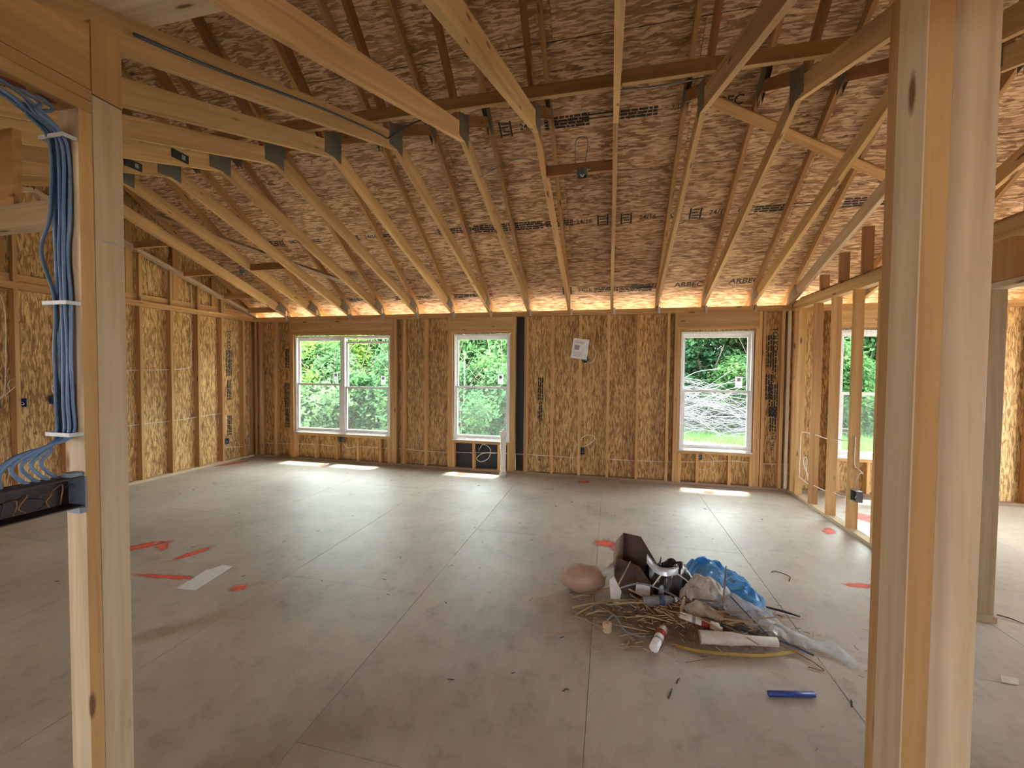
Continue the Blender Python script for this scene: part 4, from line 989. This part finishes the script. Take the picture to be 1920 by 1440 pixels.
# brush pile
random.seed(41); b = MB()
for i in range(520):
    x = random.uniform(.2, 5.2); t = (x-.2)/5; hh = 1.55*math.sin(math.pi*min(.95, .15+t*.8)); z = -.4+random.random()**1.3*hh; y = 14.2+random.gauss(0, .45); a = random.uniform(-.6, .6)+(math.pi if random.random() < .5 else 0); l = random.uniform(.6, 1.9)
    e = random.uniform(-.5, .6); p0 = Vector((x, y, z)); d = Vector((math.cos(a)*math.cos(e), math.sin(a)*.6, math.sin(e)))
    p1 = p0+d*l*.5+Vector((0, 0, random.uniform(.0, .16))); p2 = p0+d*l+Vector((0, 0, random.uniform(-.2, .05)))
    if min(p1.z, p2.z) < -.45: continue
    r = random.uniform(.004, .013); b.tube(smoothpts([p0, p1, p2], 3), r, 4, False)
tag(b.build('brush_pile', MT['branch'], None, True), 'tangled pile of cut grey branches outside the right window', 'brush pile', kind='stuff')
# grass
random.seed(43); V = []; Fc = []
for i in range(14000):
    x = random.uniform(-3, 12); y = 12.6+abs(random.gauss(0, 1.1)); z = -.44; a = random.uniform(0, 3.14); hgt = random.uniform(.08, .26); w = .012; dx, dy = math.cos(a)*w, math.sin(a)*w
    n = len(V); V += [(x-dx, y-dy, z), (x+dx, y+dy, z), (x+random.uniform(-.07, .07), y+random.uniform(-.07, .07), z+hgt)]; Fc.append((n, n+1, n+2))
tag(link('grass', mesh('grass', V, Fc), MT['grass']), 'bright green grass strip in front of the brush pile', 'grass', kind='stuff')

# ------------------------------------------------------------ things on the floor
def sheet(name, pts, th, m, label, cat):
    V = [(x, y, z) for x, y, z in pts]+[(x, y, z+th) for x, y, z in pts]; n = len(pts)
    return tag(link(name, mesh(name, V, [tuple(range(n-1, -1, -1)), tuple(range(n, 2*n))]+[(i, (i+1) % n, n+(i+1) % n, n+i) for i in range(n)]), m), label, cat)
sheet('cardboard_scrap', [(-2.965, 2.309, .001), (-2.814, 2.317, .001), (-2.835, 2.50, .003), (-2.86, 2.66, .007), (-2.95, 2.655, .010), (-2.985, 2.58, .006), (-3.01, 2.575, .005), (-2.985, 2.44, .002)], .003, flat('grey_board', (.74, .73, .70), .8), 'flat grey cardboard strip lying on the floor at left', 'cardboard')
cr = MB(); cr.tube([(.773, 2.215, .0125), (.99, 2.262, .0125)], .0125, 10)
tag(cr.build('marker_stick', MT['bluestick'], None, True), 'blue cylindrical stick lying on the floor in front', 'marker')
def stick(name, a, b, r, m, label, cat='splinter', group=None):
    a, b = Vector(a), Vector(b); mid_ = (a+b)/2+Vector((0, 0, random.uniform(0, .01)))
    return tag(MB().tube([a, mid_, b], [r, r*1.1, r*.6], 4).build(name, m), label, cat, group)
SPL = 'splinters in the debris pile'
# sawdust mound under the debris
V = []; Fc = []; nr_, na = 10, 48
cx, cy = .50, 2.76
V.append((cx, cy, .10))
for i in range(1, nr_+1):
    t = i/nr_
    for j in range(na):
        a = 2*math.pi*j/na; R = 1+.18*noise.noise(Vector((math.cos(a)*2, math.sin(a)*2, 3)))
        x = cx+.66*R*t*math.cos(a)+.07*t*math.sin(a); y = cy+.32*R*t*math.sin(a)
        z = .10*(1-t)**1.1+.018*noise.noise(Vector((x*14, y*14, 1)))*(1-t)+.0006
        V.append((x, y, max(z, .0006)))
for j in range(na): Fc.append((0, 1+j, 1+(j+1) % na))
for i in range(nr_-1):
    for j in range(na): q = 1+i*na; Fc.append((q+j, q+na+j, q+na+(j+1) % na, q+(j+1) % na))
tag(link('sawdust_heap', mesh('sawdust', V, Fc, True), MT['sawdust']), 'brown sawdust heap under the debris pile', 'sawdust', kind='stuff')
def heap(x, y):
    t = math.hypot((x-cx)/.66, (y-cy)/.32); return .10*max(0, 1-t)
# splinters: the larger ones singly, the fine litter as one
random.seed(51)
for i in range(34):
    x = random.gauss(.28, .30); y = 2.62+random.gauss(.12, .16); a = random.uniform(-.9, .6); l = random.uniform(.10, .30); z = heap(x, y)+random.uniform(.008, .05)
    d = Vector((math.cos(a), math.sin(a), random.uniform(-.12, .25)))*l/2; c = Vector((x, y, z)); p, q = c-d, c+d
    for e in (p, q): e.z = max(e.z, .006)
    stick('wood_splinter', p, q, random.uniform(.003, .0065), MT['straw'], 'thin wood splinter tossed in the debris pile', 'splinter', SPL)
for p, q, r, lab in (((-.346, 2.40, .004), (-.157, 2.49, .006), .004, 'lone thin splinter left of the debris pile'), ((.02, 2.80, .02), (.16, 2.96, .26), .006, 'splinter leaning up against the cardboard box'),
                     ((.71, 2.80, .10), (.72, 2.79, .37), .005, 'thin stick standing up out of the debris'), ((.45, 2.72, .05), (.475, 2.74, .17), .010, 'short stub of wood standing in the debris'),
                     ((-.22, 2.62, .004), (-.02, 2.80, .05), .006, 'pale stick sticking out left under the bag'), ((-.26, 2.68, .004), (.02, 2.69, .01), .007, 'yellowish stick on the floor left of the pile'),
                     ((.30, 2.46, .003), (.24, 2.26 + .12, .003), .004, 'curled pale wood shaving beside the caulk tube'), ((.10, 2.40, .003), (.2, 2.44, .004), .005, 'dark little splinter before the pile')):
    stick('wood_stick', p, q, r, MT['straw'], lab, 'stick')
stick('black_rod', (1.03, 3.03, .02), (1.21, 2.985, .008), .007, MT['black'], 'black plastic rod lying behind the blue film', 'rod')
stick('black_rod', (.90, 3.22, .012), (.98, 3.20, .008), .006, MT['black'], 'short black rod behind the blue film', 'rod')
random.seed(53); b = MB()
for i in range(420):
    x = random.gauss(.45, .40); y = 2.66+random.gauss(.05, .17); a = random.uniform(0, 3.14); l = random.uniform(.01, .06); z = heap(x, y)+.003+random.random()*.012
    d = Vector((math.cos(a)*l/2, math.sin(a)*l/2, 0)); b.tube([Vector((x, y, z))-d, Vector((x, y, z))+d], random.uniform(.001, .003), 3)
tag(b.build('wood_litter', MT['straw']), 'fine wood litter and shavings strewn over the debris pile', 'litter', kind='stuff')
random.seed(57); b = MB()
for i in range(70):
    x = random.uniform(-5.5, 2.0); y = random.uniform(1.9, 5.9); a = random.uniform(0, 3.14); l = random.uniform(.01, .04); d = Vector((math.cos(a)*l/2, math.sin(a)*l/2, 0)); p = Vector((x, y, .003))
    b.tube([p-d, p+d], random.uniform(.001, .003), 3)
tag(b.build('floor_litter', MT['chip']), 'tiny dark scraps strewn across the floor', 'litter', kind='stuff')
for p, q in (((.30, 2.08, .003), (.325, 2.15, .003)), ((.35, 2.19, .003), (.372, 2.23, .003)), ((1.13, 2.23, .003), (1.15, 2.28, .003)), ((2.48, 3.33, .006), (2.56, 3.25, .004)), ((-.2 + .0, 2.0, .003), (-.17, 2.02, .003))):
    stick('dark_chip', p, q, .004, MT['chip'], 'small dark wood chip lying on the bare floor', 'chip', 'dark chips on the floor')

# crumpled films
def crumple(name, spine, widths, m, label, cat, seed, amp=.05, nu=46, nv=18, arch=.5):
    P = smoothpts(spine, 8); k = len(P); V = []; Fc = []
    Wd = [widths[min(int(i/(k-1)*(len(widths)-1)), len(widths)-2)]*(1-(i/(k-1)*(len(widths)-1)) % 1)+widths[min(int(i/(k-1)*(len(widths)-1))+1, len(widths)-1)]*((i/(k-1)*(len(widths)-1)) % 1) if i < k-1 else widths[-1] for i in range(k)]
    for i, p in enumerate(P):
        t = (P[min(i+1, k-1)]-P[max(i-1, 0)]); t.z = 0; t.normalize(); sd = Vector((-t.y, t.x, 0)); w = Wd[i]
        for j in range(nv+1):
            v = j/nv*2-1; q = p+sd*v*w; s = Vector((q.x*9+seed, q.y*9, seed*.7))
            f = abs(noise.noise(s))*1.6+abs(noise.noise(s*2.3))*.8-.5
            z = (p.z)*(1-arch*abs(v)**1.7)+f*amp*min(1, w/.12)
            q = q+sd*noise.noise(s*1.3)*w*.35; V.append((q.x, q.y, max(.003, z)))
    for i in range(k-1):
        for j in range(nv): a = i*(nv+1)+j; Fc.append((a, a+1, a+nv+2, a+nv+1))
    return tag(link(name, mesh(name, V, Fc, False), m), label, cat)
crumple('blue_film', [(.55, 3.30, .10), (.66, 3.27, .19), (.80, 3.16, .18), (.90, 3.02, .12), (.98, 2.88, .05)], [.04, .16, .19, .14, .04], MT['bluefilm'], 'bright blue plastic film bulging behind the debris pile', 'plastic film', 3, .045)
crumple('clear_film', [(.62, 2.98, .15), (.78, 2.92, .14), (.93, 2.80, .08), (1.06, 2.72, .045), (1.18, 2.68, .03), (1.25, 2.64, .03), (1.305, 2.53, .015)], [.05, .13, .11, .07, .04, .05, .03], MT['clearfilm'], 'clear plastic film trailing right from the debris pile', 'plastic film', 9, .05)
crumple('milky_film', [(.50, 2.80, .14), (.56, 2.90, .23), (.66, 2.92, .24), (.70, 2.84, .16)], [.05, .09, .10, .05], MT['milkfilm'], 'crumpled milky plastic in the middle of the pile', 'plastic film', 17, .08)
crumple('milky_film', [(.47, 2.76, .10), (.54, 2.75, .15), (.62, 2.76, .12), (.70, 2.74, .08)], [.03, .06, .06, .03], MT['milkfilm'], 'smaller crumpled milky plastic at front of the pile', 'plastic film', 23, .07)
crumple('black_film', [(.28, 3.02, .27), (.36, 3.04, .24), (.45, 3.05, .26), (.53, 3.04, .22), (.56, 3.00, .08)], [.05, .11, .13, .12, .05], MT['blackfilm'], 'shiny black plastic sheet standing beside the cardboard box', 'plastic film', 31, .05, arch=.75)
crumple('silver_strip', [(.27, 2.99, .31), (.33, 2.975, .25), (.40, 2.965, .24), (.47, 2.96, .26)], [.012, .022, .024, .012], MT['silverfilm'], 'silver fold along the black plastic sheet', 'plastic film', 37, .012, nv=6, arch=.2)
# bag of pink fill
bg_ = tag(empty('fill_bag', (-.16, 2.97, 0)), 'clear bag of pinkish fill lying left of the box', 'bag')
V = []; Fc = []; nu, nv = 24, 14
for i in range(nv+1):
    ph = math.pi*i/nv
    for j in range(nu):
        th = 2*math.pi*j/nu; d = Vector((math.sin(ph)*math.cos(th), math.sin(ph)*math.sin(th), math.cos(ph)))
        r = 1+.16*noise.noise(d*2.2)+.06*abs(noise.noise(d*7)); V.append((-.165+.155*d.x*r, 2.98+.10*d.y*r, max(.004, .092+.092*d.z*r)))
for i in range(nv):
    for j in range(nu): Fc.append((i*nu+j, (i+1)*nu+j, (i+1)*nu+(j+1) % nu, i*nu+(j+1) % nu))
link('bag_body', mesh('bag', V, Fc, True), MT['pinkbag'], bg_)
nk = MB(); random.seed(61)
for i in range(9):
    a = random.uniform(-.9, .9); nk.tube([(-.03, 2.98, .13), (.01, 2.98+.03*a, .16+.02*random.random()), (.05, 2.98+.08*a, .17+.05*random.random())], [.018, .012, .004], 5)
nk.build('gathered_neck', MT['milkfilm'], bg_, True)
# cardboard box, opening towards the viewer's right
cbx = tag(empty('cardboard_box', (.19, 3.03, 0)), 'dark open cardboard box standing in the debris pile', 'box')
mwc = Matrix.Translation((.185, 3.04, .0)) @ Matrix.Rotation(-.35, 4, 'Z') @ Matrix.Rotation(.0, 4, 'X')
def cpart(nm, pts, m):
    V = [Vector(p) for p in pts]; nn = (V[1]-V[0]).cross(V[2]-V[0]).normalized()*.004; W_ = V+[v+nn for v in V]; k = len(V)
    link(nm, mesh(nm, W_, [tuple(range(k-1, -1, -1)), tuple(range(k, 2*k))]+[(i, (i+1) % k, k+(i+1) % k, k+i) for i in range(k)]), m, cbx, mwc)
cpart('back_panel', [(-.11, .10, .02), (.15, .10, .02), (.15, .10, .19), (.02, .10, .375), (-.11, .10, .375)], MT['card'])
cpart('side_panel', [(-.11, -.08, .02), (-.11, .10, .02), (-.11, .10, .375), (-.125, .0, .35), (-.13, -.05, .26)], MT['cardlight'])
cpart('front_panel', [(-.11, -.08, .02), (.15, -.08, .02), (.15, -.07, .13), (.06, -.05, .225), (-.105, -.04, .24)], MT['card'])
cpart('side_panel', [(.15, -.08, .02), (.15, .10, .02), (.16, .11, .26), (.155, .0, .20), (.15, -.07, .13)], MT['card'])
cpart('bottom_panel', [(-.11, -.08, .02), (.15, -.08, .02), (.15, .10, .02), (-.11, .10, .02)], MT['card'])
cpart('paper_label', [(.04, -.086, .06), (.14, -.086, .05), (.14, -.082, .12), (.05, -.082, .125)], MT['paper'])
sheet('paper_scrap', [(.03, 2.80, .05), (.08, 2.78, .04), (.10, 2.84, .10), (.05, 2.90, .17), (.02, 2.88, .15)], .002, MT['paper'], 'bent white paper scrap leaning under the cardboard box', 'paper')
# caulk tubes, roll, bottle, plug, strap
def tube_thing(name, a, b, r, parts, label, cat):
    a, b = Vector(a), Vector(b); t = tag(empty(name, a), label, cat); L = (b-a).length; z = (b-a).normalized(); x = z.orthogonal().normalized(); y = z.cross(x)
    mw = Matrix((x, y, z)).transposed().to_4x4(); mw.translation = a
    for nm, prof, m in parts(L, r): turned(nm, prof, m, t, mw, 18)
    return t
def caulk_parts(L, r): return [('tube_body', [(r*.9, 0), (r, .004), (r, L*.9), (r*.85, L*.92), (r*.3, L*.94), (r*.25, L)], MT['tube']), ('red_band', [(r*1.012, L*.52), (r*1.012, L*.72)], MT['redprint']), ('grey_band', [(r*1.012, L*.30), (r*1.012, L*.38)], MT['greyink'])]
tube_thing('caulk_tube', (.262, 2.405, .027), (.345, 2.625, .027), .026, caulk_parts, 'white caulk tube with red print in front of pile', 'caulk tube')
tube_thing('caulk_tube', (.44, 2.69, .075), (.67, 2.635, .060), .024, caulk_parts, 'white caulk tube with dark red band lying on sawdust', 'caulk tube')
def roll_parts(L, r): return [('roll', [(r*.86, .004), (r*.86, 0), (r, 0), (r, L*.42), (r*.72, L*.60), (r*.70, L)], MT['rollpaper']), ('hollow', [(r*.84, -.001), (r*.84, .0035)], MT['cardlight'])]
tube_thing('paper_roll', (.53, 2.555, .040), (.945, 2.60, .045), .036, roll_parts, 'off-white cardboard roll crushed at one end', 'roll')
def bottle_parts(L, r): return [('bottle_body', [(r*.7, 0), (r, .01), (r, L*.3), (r*.92, L*.36), (r, L*.42), (r, L*.68), (r*.5, L*.88), (r*.35, L*.9), (r*.35, L)], MT['bottle']), ('blue_label', [(r*1.01, L*.44), (r*1.01, L*.62)], MT['blueband']), ('cap', [(r*.42, L*.95), (r*.42, L*1.02)], MT['tube'])]
tube_thing('plastic_bottle', (.235, 2.77, .09), (.44, 2.82, .105), .032, bottle_parts, 'clear crushed water bottle with blue label in the pile', 'bottle')
tube_thing('wood_plug', (.008, 2.545, .001), (.008, 2.545, .05), .027, lambda L, r: [('plug', [(r, 0), (r, L-.003), (r-.003, L)], MT['plug']), ('hole', [(.004, L-.0005), (.004, L+.0004)], MT['chip'])], 'pale round plug standing left front of the pile', 'plug')
yo = MB(); pts = smoothpts([(.386, 2.49, .006), (.52, 2.465, .012), (.68, 2.475, .016), (.85, 2.51, .014), (1.05, 2.60, .012)], 6); n = 0
for p in pts: yo.V += [(p.x, p.y-.008, p.z), (p.x, p.y+.008, p.z+.004)]
yo.F = [(2*i, 2*i+2, 2*i+3, 2*i+1) for i in range(len(pts)-1)]; yo.V += [(x, y, z-.003) for x, y, z in yo.V]; q = 2*len(pts); yo.F += [(q+2*i+1, q+2*i+3, q+2*i+2, q+2*i) for i in range(len(pts)-1)]
tag(yo.build('yellow_strap', MT['yellow']), 'long yellow packing strap along the front of pile', 'strap')
for pts, r, m, lab in (([(-.02, 2.56, .02), (.05, 2.66, .04), (.12, 2.55, .015), (.22, 2.53, .01), (.33, 2.56, .012)], .007, 'greywire', 'grey cable end curling behind the plug'),
                       ([(.06, 2.86, .10), (.22, 2.86, .16), (.40, 2.84, .13), (.52, 2.78, .09), (.60, 2.74, .07)], .006, 'greywire', 'grey wire arching over the middle of the pile'),
                       ([(.60, 2.70, .05), (.72, 2.68, .06), (.84, 2.64, .05), (1.0, 2.63, .03), (1.12, 2.58, .012)], .006, 'darkwire', 'dark wire running right out of the pile'),
                       ([(.76, 2.84, .16), (.84, 2.74, .10), (.92, 2.66, .04)], .004, 'darkwire', 'thin dark wire dropping over the clear film'),
                       ([(.72, 2.62, .02), (.90, 2.63, .03), (1.06, 2.56, .01), (1.12, 2.47, .006), (1.05, 2.48, .006)], .003, 'brown', 'thin brown cord curling at the right front'),
                       ([(1.26, 3.62, .003), (1.30, 3.64, .006), (1.37, 3.58, .004), (1.34, 3.50, .003)], .003, 'chip', 'little bent wire lying behind the pile'),
                       ([(.3, 2.92, .12), (.40, 2.96, .22), (.52, 2.94, .18), (.58, 2.88, .12)], .005, 'wire', 'pale wire arc in front of the black sheet')):
    cable('wire_scrap', pts, r, MT[m], lab, 'wire')
sheet('paper_scrap', [(1.97, 2.60, .001), (2.03, 2.59, .004), (2.06, 2.63, .012), (2.0, 2.65, .006)], .003, MT['rollpaper'], 'small pale scrap on the floor at far right', 'paper')
